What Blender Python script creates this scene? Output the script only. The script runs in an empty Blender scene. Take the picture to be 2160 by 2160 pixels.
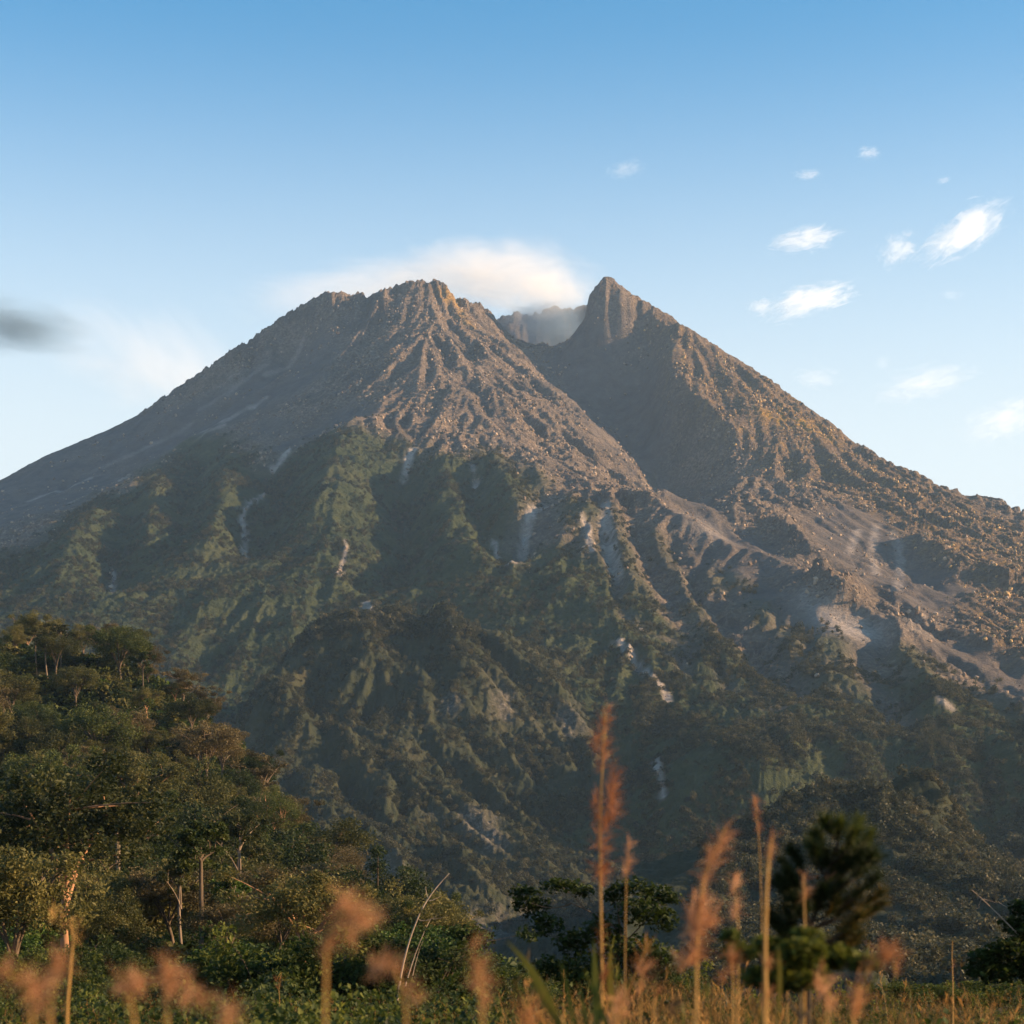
import bpy, math, random
import numpy as np
from mathutils import Vector

# ------------------------------------------------------------------ camera, sky, sun, exposure
S = bpy.context.scene
COL = S.collection
R = math.radians
FPX, HY, EYE = 4031.0, 2070.0, 1.6          # focal length and horizon row for a 2160 px frame, eye height

cam_d = bpy.data.cameras.new("camera")
cam = bpy.data.objects.new("camera", cam_d)
COL.objects.link(cam)
S.camera = cam
cam.location = (0, 0, EYE)
cam.rotation_euler = (R(90), 0, 0)
cam_d.sensor_width = 36.0
cam_d.lens = 36.0 * FPX / 2160.0
cam_d.shift_y = (HY - 1080.0) / 2160.0
cam_d.clip_start = 0.1
cam_d.clip_end = 40000
cam_d.dof.use_dof = True
cam_d.dof.focus_distance = 900.0
cam_d.dof.aperture_fstop = 3.2

SUN_AZ, SUN_EL = 95.0, 15.0                  # azimuth clockwise from the view direction
world = bpy.data.worlds.new("World")
S.world = world
world.use_nodes = True
wn = world.node_tree
sky = wn.nodes.new("ShaderNodeTexSky")
sky.sky_type = 'NISHITA'
sky.sun_disc = False
sky.sun_elevation = R(SUN_EL)
sky.sun_rotation = R(SUN_AZ)
sky.altitude = 1200
sky.air_density = 1.0
sky.dust_density = 0.6
sky.ozone_density = 5.0
bgn = wn.nodes["Background"]
bgn.inputs["Strength"].default_value = 0.10
# pale band of thin vapour low in the sky, the same all the way round
wtc = wn.nodes.new("ShaderNodeTexCoord"); wsep = wn.nodes.new("ShaderNodeSeparateXYZ")
wn.links.new(wtc.outputs["Generated"], wsep.inputs[0])
wmr = wn.nodes.new("ShaderNodeMapRange"); wmr.interpolation_type = 'SMOOTHSTEP'
wmr.inputs["From Min"].default_value = 0.235; wmr.inputs["From Max"].default_value = 0.475
wmr.inputs["To Min"].default_value = 0.96; wmr.inputs["To Max"].default_value = 0.0
wn.links.new(wsep.outputs["Z"], wmr.inputs["Value"])
wmx = wn.nodes.new("ShaderNodeMix"); wmx.data_type = 'RGBA'
wtint = wn.nodes.new("ShaderNodeVectorMath"); wtint.operation = 'MULTIPLY'; wtint.inputs[1].default_value = (0.52, 1.10, 0.97)
wn.links.new(sky.outputs[0], wtint.inputs[0])
wn.links.new(wmr.outputs[0], wmx.inputs[0]); wn.links.new(wtint.outputs[0], wmx.inputs[6])
wmx.inputs[7].default_value = (3.10, 3.42, 3.52, 1)
wn.links.new(wmx.outputs[2], bgn.inputs["Color"])

sun_d = bpy.data.lights.new("sun", 'SUN')
sun_d.energy = 4.9
sun_d.angle = R(0.6)
sun_d.color = (1.0, 0.655, 0.355)
sun = bpy.data.objects.new("sun", sun_d)
COL.objects.link(sun)
sdir = Vector((math.sin(R(SUN_AZ)) * math.cos(R(SUN_EL)), math.cos(R(SUN_AZ)) * math.cos(R(SUN_EL)), math.sin(R(SUN_EL))))
sun.rotation_euler = sdir.to_track_quat('Z', 'Y').to_euler()

S.view_settings.view_transform = 'Standard'
S.view_settings.look = 'None'
S.view_settings.gamma = 1.0
S.view_settings.use_curve_mapping = False
S.view_settings.exposure = 1.52
S.render.engine = 'CYCLES'
S.cycles.use_denoising = True
S.cycles.max_bounces = 6
S.cycles.diffuse_bounces = 2
S.cycles.glossy_bounces = 1
S.cycles.transmission_bounces = 3
S.cycles.volume_bounces = 5
S.cycles.transparent_max_bounces = 8

# ------------------------------------------------------------------ numeric helpers
RNG = np.random.RandomState(7)
PERM = np.concatenate([RNG.permutation(512)] * 3).astype(np.int32)
_a = RNG.rand(512) * 2 * np.pi
GX, GY = np.cos(_a), np.sin(_a)

def noise(x, y, seed=0):
    """2-D gradient noise, about -0.7 .. 0.7"""
    x = np.asarray(x, float) + seed * 37.17; y = np.asarray(y, float) + seed * 11.93
    xi = np.floor(x).astype(np.int64); yi = np.floor(y).astype(np.int64)
    xf = x - xi; yf = y - yi
    xi &= 511; yi &= 511
    def g(ix, iy, dx, dy):
        h = PERM[PERM[ix & 511] + (iy & 511)] & 511
        return GX[h] * dx + GY[h] * dy
    u = xf * xf * xf * (xf * (xf * 6 - 15) + 10); v = yf * yf * yf * (yf * (yf * 6 - 15) + 10)
    a = g(xi, yi, xf, yf); b = g(xi + 1, yi, xf - 1, yf)
    c = g(xi, yi + 1, xf, yf - 1); d = g(xi + 1, yi + 1, xf - 1, yf - 1)
    return (a + (b - a) * u) * (1 - v) + (c + (d - c) * u) * v

def fbm(x, y, n=4, seed=0, gain=0.5, lac=2.03):
    s = 0; a = 1.0
    for i in range(n):
        s = s + a * noise(x, y, seed + i * 3); x = x * lac; y = y * lac; a *= gain
    return s

def ridged(x, y, n=4, seed=0, gain=0.5, lac=2.07):
    s = 0; a = 1.0
    for i in range(n):
        s = s + a * (0.5 - np.abs(noise(x, y, seed + i * 3)) * 2); x = x * lac; y = y * lac; a *= gain
    return s

def billow(x, y, n=3, seed=0, gain=0.5, lac=2.1):
    s = 0; a = 1.0
    for i in range(n):
        s = s + a * (np.abs(noise(x, y, seed + i * 3)) * 2 - 0.4); x = x * lac; y = y * lac; a *= gain
    return s

def smooth(e0, e1, x):
    t = np.clip((x - e0) / (e1 - e0), 0, 1)
    return t * t * (3 - 2 * t)

def at(px, py, d):
    return Vector(((px - 1080.0) / FPX * d, d, EYE + (HY - py) / FPX * d))

def rbf(P, Z, X, Y, smoothing=0.0):
    """scattered heights -> surface (linear kernel, affine trend)"""
    P = np.asarray(P, float); Z = np.asarray(Z, float); n = len(P)
    K = np.hypot(P[:, None, 0] - P[None, :, 0], P[:, None, 1] - P[None, :, 1])
    A = np.zeros((n + 3, n + 3)); A[:n, :n] = -K + np.eye(n) * smoothing
    A[:n, n] = 1; A[:n, n + 1:] = P; A[n, :n] = 1; A[n + 1:, :n] = P.T
    w = np.linalg.solve(A, np.concatenate([Z, [0, 0, 0]]))
    out = w[n] + w[n + 1] * X + w[n + 2] * Y
    for i in range(n):
        out = out - w[i] * np.hypot(X - P[i, 0], Y - P[i, 1])
    return out

def blur(H, k):
    w = np.exp(-0.5 * (np.arange(-3 * k, 3 * k + 1) / k) ** 2); w /= w.sum(); r = 3 * k
    G = np.pad(H, r, mode='edge')
    G = sum(w[i] * G[i:i + H.shape[0], :] for i in range(2 * r + 1))
    return sum(w[i] * G[:, i:i + H.shape[1]] for i in range(2 * r + 1))

class Field:
    """height (and masks) on a regular x/y grid"""
    def __init__(s, x0, x1, y0, y1, cell):
        s.x0, s.y0, s.c = x0, y0, cell
        s.nx = int((x1 - x0) / cell) + 1; s.ny = int((y1 - y0) / cell) + 1
        s.X, s.Y = np.meshgrid(x0 + np.arange(s.nx) * cell, y0 + np.arange(s.ny) * cell)
        s.H = np.zeros_like(s.X)
        s.y1 = y0 + (s.ny - 1) * cell
    def sample(s, x, y, A=None):
        A = s.H if A is None else A
        fx = np.clip((np.asarray(x) - s.x0) / s.c, 0, s.nx - 1.001); fy = np.clip((np.asarray(y) - s.y0) / s.c, 0, s.ny - 1.001)
        i = fx.astype(int); j = fy.astype(int); a = fx - i; b = fy - j
        return (A[j, i] * (1 - a) + A[j, i + 1] * a) * (1 - b) + (A[j + 1, i] * (1 - a) + A[j + 1, i + 1] * a) * b
    def sample3(s, x, y):
        """smooth cubic sampling of the height"""
        fx = np.clip((x - s.x0) / s.c, 1, s.nx - 2.001); fy = np.clip((y - s.y0) / s.c, 1, s.ny - 2.001)
        i = fx.astype(int); j = fy.astype(int); a = fx - i; b = fy - j
        def wts(t): return ((1 - t) ** 3 / 6, (3 * t ** 3 - 6 * t ** 2 + 4) / 6, (-3 * t ** 3 + 3 * t ** 2 + 3 * t + 1) / 6, t ** 3 / 6)
        wa = wts(a); wb = wts(b); out = 0
        ip = [np.clip(i + k, 0, s.nx - 1) for k in (-1, 0, 1, 2)]; jp = [np.clip(j + k, 0, s.ny - 1) for k in (-1, 0, 1, 2)]
        for q in range(4):
            out = out + wb[q] * sum(wa[p] * s.H[jp[q], ip[p]] for p in range(4))
        return out
    def hit(s, px, py):
        """where the sight line through a pixel first meets the surface"""
        u = (px - 1080.0) / FPX; w = (HY - py) / FPX
        y = np.linspace(s.y0, s.y1, 1600)
        x = u * y
        ok = (x > s.x0) & (x < s.x0 + s.c * (s.nx - 1))
        z = s.sample(x, y)
        m = (z >= EYE + w * y) & ok
        if not m.any():
            k = np.argmax(np.where(ok, z / y, -9)); return x[k], y[k]
        k = np.argmax(m); return x[k], y[k]
    def line(s, pts):
        return np.array([s.hit(p[0], p[1]) for p in pts])
    def dist(s, L, reach):
        """distance to a polyline and position along it (0..1), inf beyond reach"""
        D = np.full(s.X.shape, 1e9); T = np.zeros(s.X.shape)
        seg = np.hypot(*(L[1:] - L[:-1]).T); tot = max(seg.sum(), 1e-6); acc = 0
        for a, b, l in zip(L[:-1], L[1:], seg):
            i0 = int(max(0, (min(a[0], b[0]) - reach - s.x0) / s.c)); i1 = int(min(s.nx, (max(a[0], b[0]) + reach - s.x0) / s.c + 2))
            j0 = int(max(0, (min(a[1], b[1]) - reach - s.y0) / s.c)); j1 = int(min(s.ny, (max(a[1], b[1]) + reach - s.y0) / s.c + 2))
            if i1 <= i0 or j1 <= j0: continue
            X = s.X[j0:j1, i0:i1]; Y = s.Y[j0:j1, i0:i1]
            v = b - a; t = np.clip(((X - a[0]) * v[0] + (Y - a[1]) * v[1]) / max(l * l, 1e-6), 0, 1)
            d = np.hypot(X - a[0] - t * v[0], Y - a[1] - t * v[1])
            m = d < D[j0:j1, i0:i1]
            D[j0:j1, i0:i1][m] = d[m]; T[j0:j1, i0:i1][m] = ((acc + t * l) / tot)[m]
            acc += l
        return D, T
    def feature(s, pts, amp, width, taper=0.15, wob=0.35, seed=0):
        """raise (amp > 0) a crest or carve (amp < 0) a gully along a line seen in the photograph"""
        L = s.line(pts)
        D, T = s.dist(L, width * 2.2)
        D = D * (1 + wob * noise(s.X / (width * 1.2), s.Y / (width * 1.2), 40 + seed))
        f = np.clip(1 - D / width, 0, 1); f = f * (0.45 + 0.55 * f)
        e = smooth(0, taper, T) * smooth(0, taper, 1 - T) if taper > 0 else 1
        s.H += amp * f * e
    def pix(s):
        return 1080 + FPX * s.X / s.Y, HY - FPX * (s.H - EYE) / s.Y

def flow_noise(F, scale, length, seed, n=16, smoothk=3):
    """noise drawn out along the line of steepest descent: rills and gullies"""
    B = blur(F.H, smoothk)
    gy, gx = np.gradient(B, F.c)
    l = np.hypot(gx, gy) + 1e-6; gx = -gx / l; gy = -gy / l
    N = noise(F.X / scale, F.Y / scale, seed)
    out = N.copy()
    for sgn in (1, -1):
        x = F.X.copy(); y = F.Y.copy(); h = length / n * sgn
        for k in range(n):
            fx = F.sample(x, y, gx); fy = F.sample(x, y, gy)
            x = x + fx * h; y = y + fy * h
            out += F.sample(x, y, N) * (1 - k / n)
    return out / out.std()

def inside(poly, X, Y):
    P = np.asarray(poly, float); m = np.zeros(X.shape, bool)
    for (xa, ya), (xb, yb) in zip(P, np.roll(P, -1, 0)):
        c = ((ya > Y) != (yb > Y))
        with np.errstate(divide='ignore', invalid='ignore'):
            xs = (xb - xa) * (Y - ya) / (yb - ya) + xa
        m ^= c & (X < xs)
    return m

def grid_mesh(name, X, Y, Z, attrs=None, mat=None, smooth_shade=True):
    ny, nx = X.shape
    me = bpy.data.meshes.new(name)
    n = nx * ny
    co = np.stack([X, Y, Z], -1).reshape(-1, 3).astype(np.float32)
    me.vertices.add(n); me.vertices.foreach_set("co", co.ravel())
    idx = np.arange(n).reshape(ny, nx)
    q = np.stack([idx[:-1, :-1], idx[:-1, 1:], idx[1:, 1:], idx[1:, :-1]], -1).reshape(-1, 4)
    m = len(q)
    me.loops.add(m * 4); me.loops.foreach_set("vertex_index", q.ravel().astype(np.int32))
    me.polygons.add(m); me.polygons.foreach_set("loop_start", (np.arange(m) * 4).astype(np.int32))
    me.polygons.foreach_set("use_smooth", np.full(m, smooth_shade))
    me.update()
    for k, v in (attrs or {}).items():
        a = me.attributes.new(k, 'FLOAT', 'POINT'); a.data.foreach_set("value", v.ravel().astype(np.float32))
    if mat: me.materials.append(mat)
    o = bpy.data.objects.new(name, me); COL.objects.link(o)
    return o

def structure(o):
    o["kind"] = "structure"; return o

# ------------------------------------------------------------------ the volcano
PRr = np.array([0, 250, 1150, 2050, 2600, 3300.]); PRz = np.array([1750, 1690, 1015, 565, 330, 110.])
def cone_depth(px, py):
    u = (px - 1080) / FPX; w = (HY - py) / FPX
    y = np.linspace(1000, 5200, 4200); z = np.interp(np.hypot(u * y - 30, y - 4650), PRr, PRz)
    m = z >= w * y + EYE
    return y[np.argmax(m)] if m.any() else 4350.0

V = Field(-1750, 1750, 1450, 5650, 5.5)
ctl = []
def C(px, py, off=0.0, d=None):
    d = (cone_depth(px, py) if d is None else d) + off
    p = at(px, py, d); ctl.append((p.x, p.y, p.z)); return p
SKY_L = [(-260, 1120, 4150), (0, 1010, 4200), (108, 956, 4230), (200, 915, 4250), (283, 881, 4270), (328, 851, 4280), (421, 792, 4300), (492, 745, 4310), (552, 702, 4320),
         (611, 665, 4330), (683, 626, 4340), (739, 618, 4340), (776, 632, 4330), (800, 620, 4320), (843, 605, 4310), (866, 598, 4310), (918, 595, 4310), (942, 600, 4310)]
SKY_R = [(1279, 592, 4380), (1294, 595, 4380), (1338, 627, 4370), (1398, 661, 4360), (1473, 707, 4350), (1547, 756, 4340), (1622, 804, 4330), (1674, 842, 4320), (1734, 882, 4310),
         (1819, 950, 4290), (1887, 990, 4270), (1943, 1018, 4260), (1999, 1046, 4250), (2080, 1084, 4230), (2160, 1118, 4210), (2420, 1215, 4150)]
for px, py, d in SKY_L + SKY_R:
    p = C(px, py, 0, d)
    k = d / 4300.0
    s = -1 if px < 1080 else 1
    if not (560 < px < 1300):
        ctl.append((p.x + s * 60, p.y + 260, p.z - 130)); ctl.append((p.x + s * 160, p.y + 800, p.z - 480))
# behind the summit, crater, far crater wall
for px, py, d in [(640, 700, 4700), (760, 680, 4620), (880, 700, 4560), (950, 690, 4480)]:
    C(px, py, 0, d)
for px, py, d in [(600, 900, 5300), (1000, 900, 5500), (1500, 950, 5400), (1100, 780, 5250), (1350, 760, 4800), (1280, 700, 4620)]:
    C(px, py, 0, d)
for px, py, d in [(1110, 655, 4880), (1141, 650, 4890), (1171, 643, 4900), (1205, 650, 4900), (1246, 621, 4880), (1275, 610, 4860), (1060, 680, 4860)]:
    C(px, py, 0, d)                                          # far rim
for px, py, d in [(1175, 800, 4700), (1120, 800, 4650), (1225, 800, 4720)]:
    C(px, py, 0, d)                                          # crater floor
# saddle between the domes
for px, py, d in [(964, 636, 4400), (1013, 643, 4420), (1056, 685, 4430), (1078, 708, 4430), (1119, 717, 4430), (1156, 730, 4440), (1178, 739, 4450), (1205, 731, 4470), (1208, 715, 4480), (1216, 684, 4480), (1235, 668, 4460), (1243, 628, 4430), (1254, 606, 4400)]:
    C(px, py, 0, d)
# left dome face, its lit right-hand edge
R1 = [(942, 600, 4300), (965, 650, 4260), (1003, 704, 4190), (1060, 743, 4110), (1107, 772, 4040), (1148, 823, 3940), (1185, 849, 3880), (1210, 872, 3830), (1262, 919, 3730), (1314, 950, 3650), (1318, 968, 3590), (1355, 1010, 3510), (1384, 1036, 3440), (1420, 1082, 3330), (1458, 1120, 3230)]
for p in R1: C(*p[:2], 0, p[2])
# floor of the breach behind that edge
for px, py, d in [(1100, 742, 4370), (1150, 770, 4330), (1200, 830, 4230), (1250, 880, 4130), (1300, 915, 4060), (1345, 965, 3940), (1400, 1040, 3740), (1445, 1085, 3600)]:
    C(px, py, 0, d)
# shaded hollow left of the right-hand dome, and the buttress edge that lights up
for px, py, d in [(1215, 745, 4420), (1270, 760, 4400), (1250, 700, 4440), (1290, 680, 4400), (1330, 700, 4370), (1300, 640, 4370), (1370, 740, 4300), (1330, 800, 4250), (1380, 800, 4210), (1390, 870, 4090), (1360, 920, 4040), (1420, 950, 3960), (1440, 1010, 3850)]:
    C(px, py, 0, d)
for px, py, d in [(1376, 670, 4310), (1445, 730, 4200), (1408, 764, 4130), (1411, 830, 4000), (1467, 886, 3920), (1530, 930, 3850), (1491, 1041, 3640)]:
    C(px, py, 0, d)
# right flank
for px, py, o in [(1520, 800, 200), (1600, 880, 180), (1560, 1000, 150), (1700, 950, 200), (1800, 1020, 220), (1650, 1050, 90), (1900, 1060, 160), (2000, 1120, 130), (2100, 1160, 60), (2160, 1200, 0), (2300, 1300, 0),
                  (1585, 1089, 60), (1652, 1130, 40), (1696, 1171, 20), (1734, 1194, 10), (1775, 1250, -60), (1831, 1235, 20), (1906, 1280, 0), (1940, 1320, -20),
                  (1600, 1156, 150), (1678, 1201, 120), (1850, 1124, 150), (1790, 1170, 140), (1930, 1230, 120), (1962, 1310, 60), (1906, 1138, 80), (1980, 1180, 60), (2060, 1220, 20), (2160, 1270, -30),
                  (2080, 1330, -20), (2160, 1380, -60), (2300, 1420, -60)]:
    C(px, py, o)
# the pale spine running down to the right
R2 = [(1294, 1035), (1360, 1075), (1420, 1110), (1502, 1154), (1584, 1192), (1659, 1229), (1740, 1285), (1876, 1342), (1999, 1405), (2055, 1440), (2160, 1490)]
for p in R2: C(*p, -60)
# left dome face and flank
for px, py, o in [(860, 660, 60), (800, 700, 90), (920, 720, 40), (700, 720, 200), (620, 780, 200), (760, 800, 60), (880, 820, 0), (1000, 820, -20), (1080, 900, -20), (1180, 960, -20), (1240, 1010, -60), (540, 800, 330), (450, 850, 330), (350, 900, 420), (560, 880, 160),
                  (200, 960, 500), (100, 1010, 500), (250, 1010, 200), (100, 1080, 150), (0, 1060, 480), (-200, 1180, 200), (650, 900, 60), (560, 950, 40)]:
    C(px, py, o)
# green face: spurs and hollows
for px, py, o in [(770, 892, -40), (720, 960, -40), (690, 1060, -30), (620, 1000, 10), (600, 1100, 60), (840, 1040, 70), (850, 1120, 60), (925, 955, -50), (965, 1060, -60), (995, 1160, -40), (985, 1010, 40), (1030, 970, -50), (1080, 1070, -50), (1070, 1170, 70), (1130, 1000, -30), (1130, 1080, 0), (1180, 1120, -40), (1230, 1080, -60),
                  (520, 1000, 40), (480, 1100, 0), (380, 1000, 60), (330, 1100, 0), (200, 1150, 0), (60, 1200, 0), (-200, 1290, 0), (430, 1220, 30), (300, 1250, 0), (560, 1240, 10), (700, 1200, 20), (780, 1240, 60), (900, 1220, 40), (1000, 1240, 20), (1100, 1250, 0), (1260, 1180, -40), (1330, 1260, -30), (1420, 1340, -20), (1500, 1260, -20), (1600, 1330, 0), (1700, 1400, 0), (1560, 1440, 0), (1800, 1460, 0), (1920, 1500, 0), (2060, 1540, 0), (2200, 1600, 0)]:
    C(px, py, o)
for px, py, d in [(420, 1330, 2420), (540, 1350, 2380), (450, 1420, 2330), (560, 1440, 2300), (470, 1520, 2220), (540, 1560, 2150), (440, 1620, 2120), (640, 1400, 2350)]:
    C(px, py, 0, d)
for px in (-300, 0, 300, 600, 900, 1200, 1500, 1800, 2100, 2400):
    if px > 1300: C(px, 1560, 0, 1720); C(px, 1660, 0, 1620); C(px, 1830, 0, 1540); C(px, 1990, 0, 1465)
    else:
        if not 250 < px < 700: C(px, 1480, 0, 1960)
        C(px, 1720, 0, 1800); C(px, 1920, 0, 1540)
ctl = np.array(ctl)
g = Field(-1750, 1750, 1450, 5650, 11.0)
g.H = rbf(ctl[:, :2], ctl[:, 2], g.X, g.Y, 1.0)
V.H = V.sample(V.X, V.Y) if False else g.sample3(V.X, V.Y)
V.X0 = V.X

# crests and gullies seen in the photograph
FEAT = [([(942, 600), (965, 652), (1003, 706), (1060, 745), (1107, 774), (1148, 825), (1210, 874), (1262, 921), (1314, 952), (1355, 1012), (1420, 1084)], 26, 60),
        ([(1294, 1035), (1420, 1110), (1502, 1154), (1584, 1192), (1659, 1229), (1740, 1285), (1876, 1342), (1999, 1405)], 28, 55),
        ([(1376, 670), (1445, 730), (1408, 764), (1411, 830), (1467, 886), (1530, 930), (1590, 960)], 52, 60),
        ([(1491, 1041), (1585, 1089), (1652, 1130), (1696, 1171), (1734, 1196)], 30, 55),
        ([(1716, 1224), (1775, 1258), (1790, 1285)], 26, 45), ([(1760, 1210), (1831, 1237), (1906, 1282), (1938, 1316)], 26, 45),
        ([(1906, 1138), (1980, 1180), (2060, 1215), (2160, 1256)], 22, 50),
        ([(770, 892), (720, 960), (690, 1060), (660, 1150)], 40, 90), ([(925, 955), (965, 1060), (995, 1160), (1020, 1230)], 42, 70), ([(1030, 965), (1080, 1070), (1090, 1120)], 34, 55), ([(1125, 992), (1140, 1050)], 26, 45),
        ([(560, 960), (600, 1010), (560, 1100), (520, 1190)], -45, 70), ([(870, 950), (850, 1040), (860, 1130), (830, 1200), (790, 1270)], -50, 70), ([(985, 985), (1000, 1060), (1040, 1140), (1075, 1200)], -45, 60), ([(1130, 1090), (1100, 1150), (1078, 1200)], -20, 40),
        ([(420, 950), (400, 1050), (380, 1150)], -35, 60), ([(510, 1080), (515, 1180)], -22, 40), ([(300, 1060), (250, 1150), (230, 1250)], -35, 60),
        ([(480, 1000), (460, 1100), (440, 1200)], 26, 60), ([(200, 1090), (150, 1180), (120, 1260)], 26, 70), ([(340, 1020), (320, 1110), (300, 1200)], 24, 60),
        ([(1280, 1040), (1300, 1130), (1330, 1230), (1380, 1340)], 20, 45), ([(1240, 1060), (1250, 1160), (1290, 1280), (1350, 1400)], 20, 45), ([(1350, 1090), (1400, 1190), (1470, 1300), (1560, 1430)], 18, 40), ([(1440, 1140), (1500, 1230), (1580, 1330), (1650, 1430)], 18, 40), ([(1540, 1200), (1600, 1290), (1680, 1390), (1730, 1470)], 18, 40),
        ([(1210, 1030), (1200, 1100), (1180, 1190), (1200, 1300)], 18, 45), ([(1640, 1250), (1740, 1350), (1820, 1450), (1880, 1530)], 18, 45), ([(1870, 1360), (1930, 1430), (2010, 1510)], 18, 40),
        ([(1275, 1060), (1280, 1150), (1310, 1260), (1360, 1380)], -18, 35), ([(1320, 1070), (1360, 1170), (1430, 1280), (1500, 1400)], -18, 35), ([(1400, 1120), (1460, 1220), (1530, 1320), (1620, 1440)], -20, 35), ([(1490, 1170), (1560, 1270), (1650, 1390), (1700, 1480)], -20, 35), ([(1800, 1360), (1850, 1450), (1900, 1540)], -22, 40),
        ([(1215, 750), (1280, 800), (1340, 890), (1390, 990), (1440, 1060)], -48, 130), ([(1345, 690), (1350, 740), (1340, 800)], -10, 30),
        ([(760, 640), (660, 730), (560, 800), (440, 880), (300, 960)], -24, 45), ([(820, 660), (740, 760), (640, 860)], -16, 40), ([(980, 720), (1000, 800), (1040, 900)], -18, 40), ([(930, 700), (940, 800), (900, 900)], -14, 40), ([(1100, 850), (1140, 930), (1180, 980)], -16, 40), ([(700, 700), (600, 800), (480, 890), (330, 980)], 14, 40)]
for k, (pts, a, w) in enumerate(FEAT):
    V.feature(pts, a, w, seed=k)
# rills and gullies running down every slope
V.H += 8 * fbm(V.X / 170, V.Y / 170, 3, 3)
wob1 = np.clip(.55 + 1.3 * fbm(V.X / 260, V.Y / 260, 2, 101), .12, 1.3); wob2 = np.clip(.6 + 1.3 * fbm(V.X / 120, V.Y / 120, 2, 102), .15, 1.4)
q = flow_noise(V, 70, 330, 5, 16, 6)
V.H += 10 * wob1 * (0.8 - np.abs(q + .5 * noise(V.X / 90, V.Y / 90, 103)))
q = flow_noise(V, 30, 150, 6, 12, 3)
V.H += 7.5 * wob2 * (0.8 - np.abs(q + .5 * noise(V.X / 40, V.Y / 40, 104)))
q = flow_noise(V, 14, 80, 8, 10, 2)
V.H += 3.4 * (0.8 - np.abs(q))

# true the outline of the summit against the photograph's skyline
def skyline(F, cols):
    y = np.arange(F.y0 + 100, F.y1 - 50, F.c)
    U, YY = np.meshgrid((cols - 1080) / FPX, y)
    W = np.where((np.abs(U * YY) < -F.x0 - 10) & ~((U > (1236 - 1080) / FPX) & (YY > 4600)), (F.sample(U * YY, YY) - EYE) / YY, -1)
    k = W.argmax(0)
    return HY - FPX * W.max(0), y[k]
T_SKY = [(-300, 1140), (0, 1010), (108, 954), (283, 881), (328, 849), (373, 820), (421, 790), (492, 741), (552, 700), (611, 660), (650, 638), (683, 620), (739, 618), (763, 620), (776, 633), (786, 620), (821, 612), (843, 603), (866, 596), (900, 596), (918, 592),
         (940, 597), (948, 616), (966, 634), (1013, 640), (1056, 683), (1085, 672), (1110, 656), (1141, 649), (1171, 642), (1205, 648), (1240, 624), (1253, 605), (1266, 595), (1279, 589), (1294, 593), (1309, 605), (1338, 625), (1398, 659), (1473, 705), (1547, 754), (1622, 802), (1674, 840), (1734, 880), (1771, 910), (1831, 958), (1887, 989), (1943, 1016), (1999, 1046), (2051, 1058), (2160, 1099), (2460, 1220)]
T_SKY = np.array(T_SKY, float)
cols = np.arange(-260, 2430, 4.0)
for it in range(3):
    pc, ys = skyline(V, cols)
    dl = pc - np.interp(cols, T_SKY[:, 0], T_SKY[:, 1])
    dl[(cols > 1050) & (cols < 1238)] = 0
    PXv, PYv = V.pix()
    D = np.interp(PXv, cols, dl); YS = np.interp(PXv, cols, ys)
    W = np.exp(-((V.Y - YS) / 110.0) ** 2) * ~((PXv > 1236) & (V.Y > 4600))
    V.H += W * D / FPX * V.Y

def sheet(u0, u1, nu, y0, y1, nv, pw=1.0):
    u = np.linspace(u0, u1, nu); y = y0 + (y1 - y0) * np.linspace(0, 1, nv) ** pw
    U, Yg = np.meshgrid(u, y)
    return U * Yg, Yg

# ------------------------------------------------------------------ terrain materials
def nd(nt, typ, **kw):
    n = nt.nodes.new(typ)
    for k, v in kw.items():
        if k in n.inputs.keys(): n.inputs[k].default_value = v
        else: setattr(n, k, v)
    return n

def new_mat(name, rough=0.9, spec=0.15):
    m = bpy.data.materials.new(name); m.use_nodes = True
    b = m.node_tree.nodes["Principled BSDF"]
    b.inputs["Roughness"].default_value = rough; b.inputs["Specular IOR Level"].default_value = spec
    return m, m.node_tree, b

def noise_node(nt, scale, detail=4, rough=0.55, dist=0.0, stretch=None):
    tc = nd(nt, "ShaderNodeTexCoord")
    n = nd(nt, "ShaderNodeTexNoise", Scale=scale, Detail=detail, Roughness=rough, Distortion=dist)
    if stretch:
        mp = nd(nt, "ShaderNodeMapping"); mp.inputs["Scale"].default_value = stretch
        nt.links.new(tc.outputs["Object"], mp.inputs[0]); nt.links.new(mp.outputs[0], n.inputs["Vector"])
    else:
        nt.links.new(tc.outputs["Object"], n.inputs["Vector"])
    return n.outputs["Fac"]

def ramp(nt, src, stops):
    r = nd(nt, "ShaderNodeValToRGB"); e = r.color_ramp.elements
    while len(e) < len(stops): e.new(0.5)
    for el, (p, c) in zip(e, stops):
        el.position = p; el.color = (*c, 1)
    nt.links.new(src, r.inputs[0]); return r.outputs[0]

def mix(nt, fac, a, b):
    m = nd(nt, "ShaderNodeMix", data_type='RGBA')
    for s_, v in ((m.inputs[0], fac), (m.inputs[6], a), (m.inputs[7], b)):
        if hasattr(v, "is_linked"): nt.links.new(v, s_)
        elif isinstance(v, tuple): s_.default_value = (*v, 1)
        else: s_.default_value = v
    return m.outputs[2]

def math_n(nt, op, a, b=0.0, c=0.0, clamp=False):
    m = nd(nt, "ShaderNodeMath", operation=op, use_clamp=clamp)
    for s_, v in zip(m.inputs, (a, b, c)):
        if hasattr(v, "is_linked"): nt.links.new(v, s_)
        else: s_.default_value = v
    return m.outputs[0]

def attr(nt, name):
    return nd(nt, "ShaderNodeAttribute", attribute_name=name).outputs["Fac"]

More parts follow.
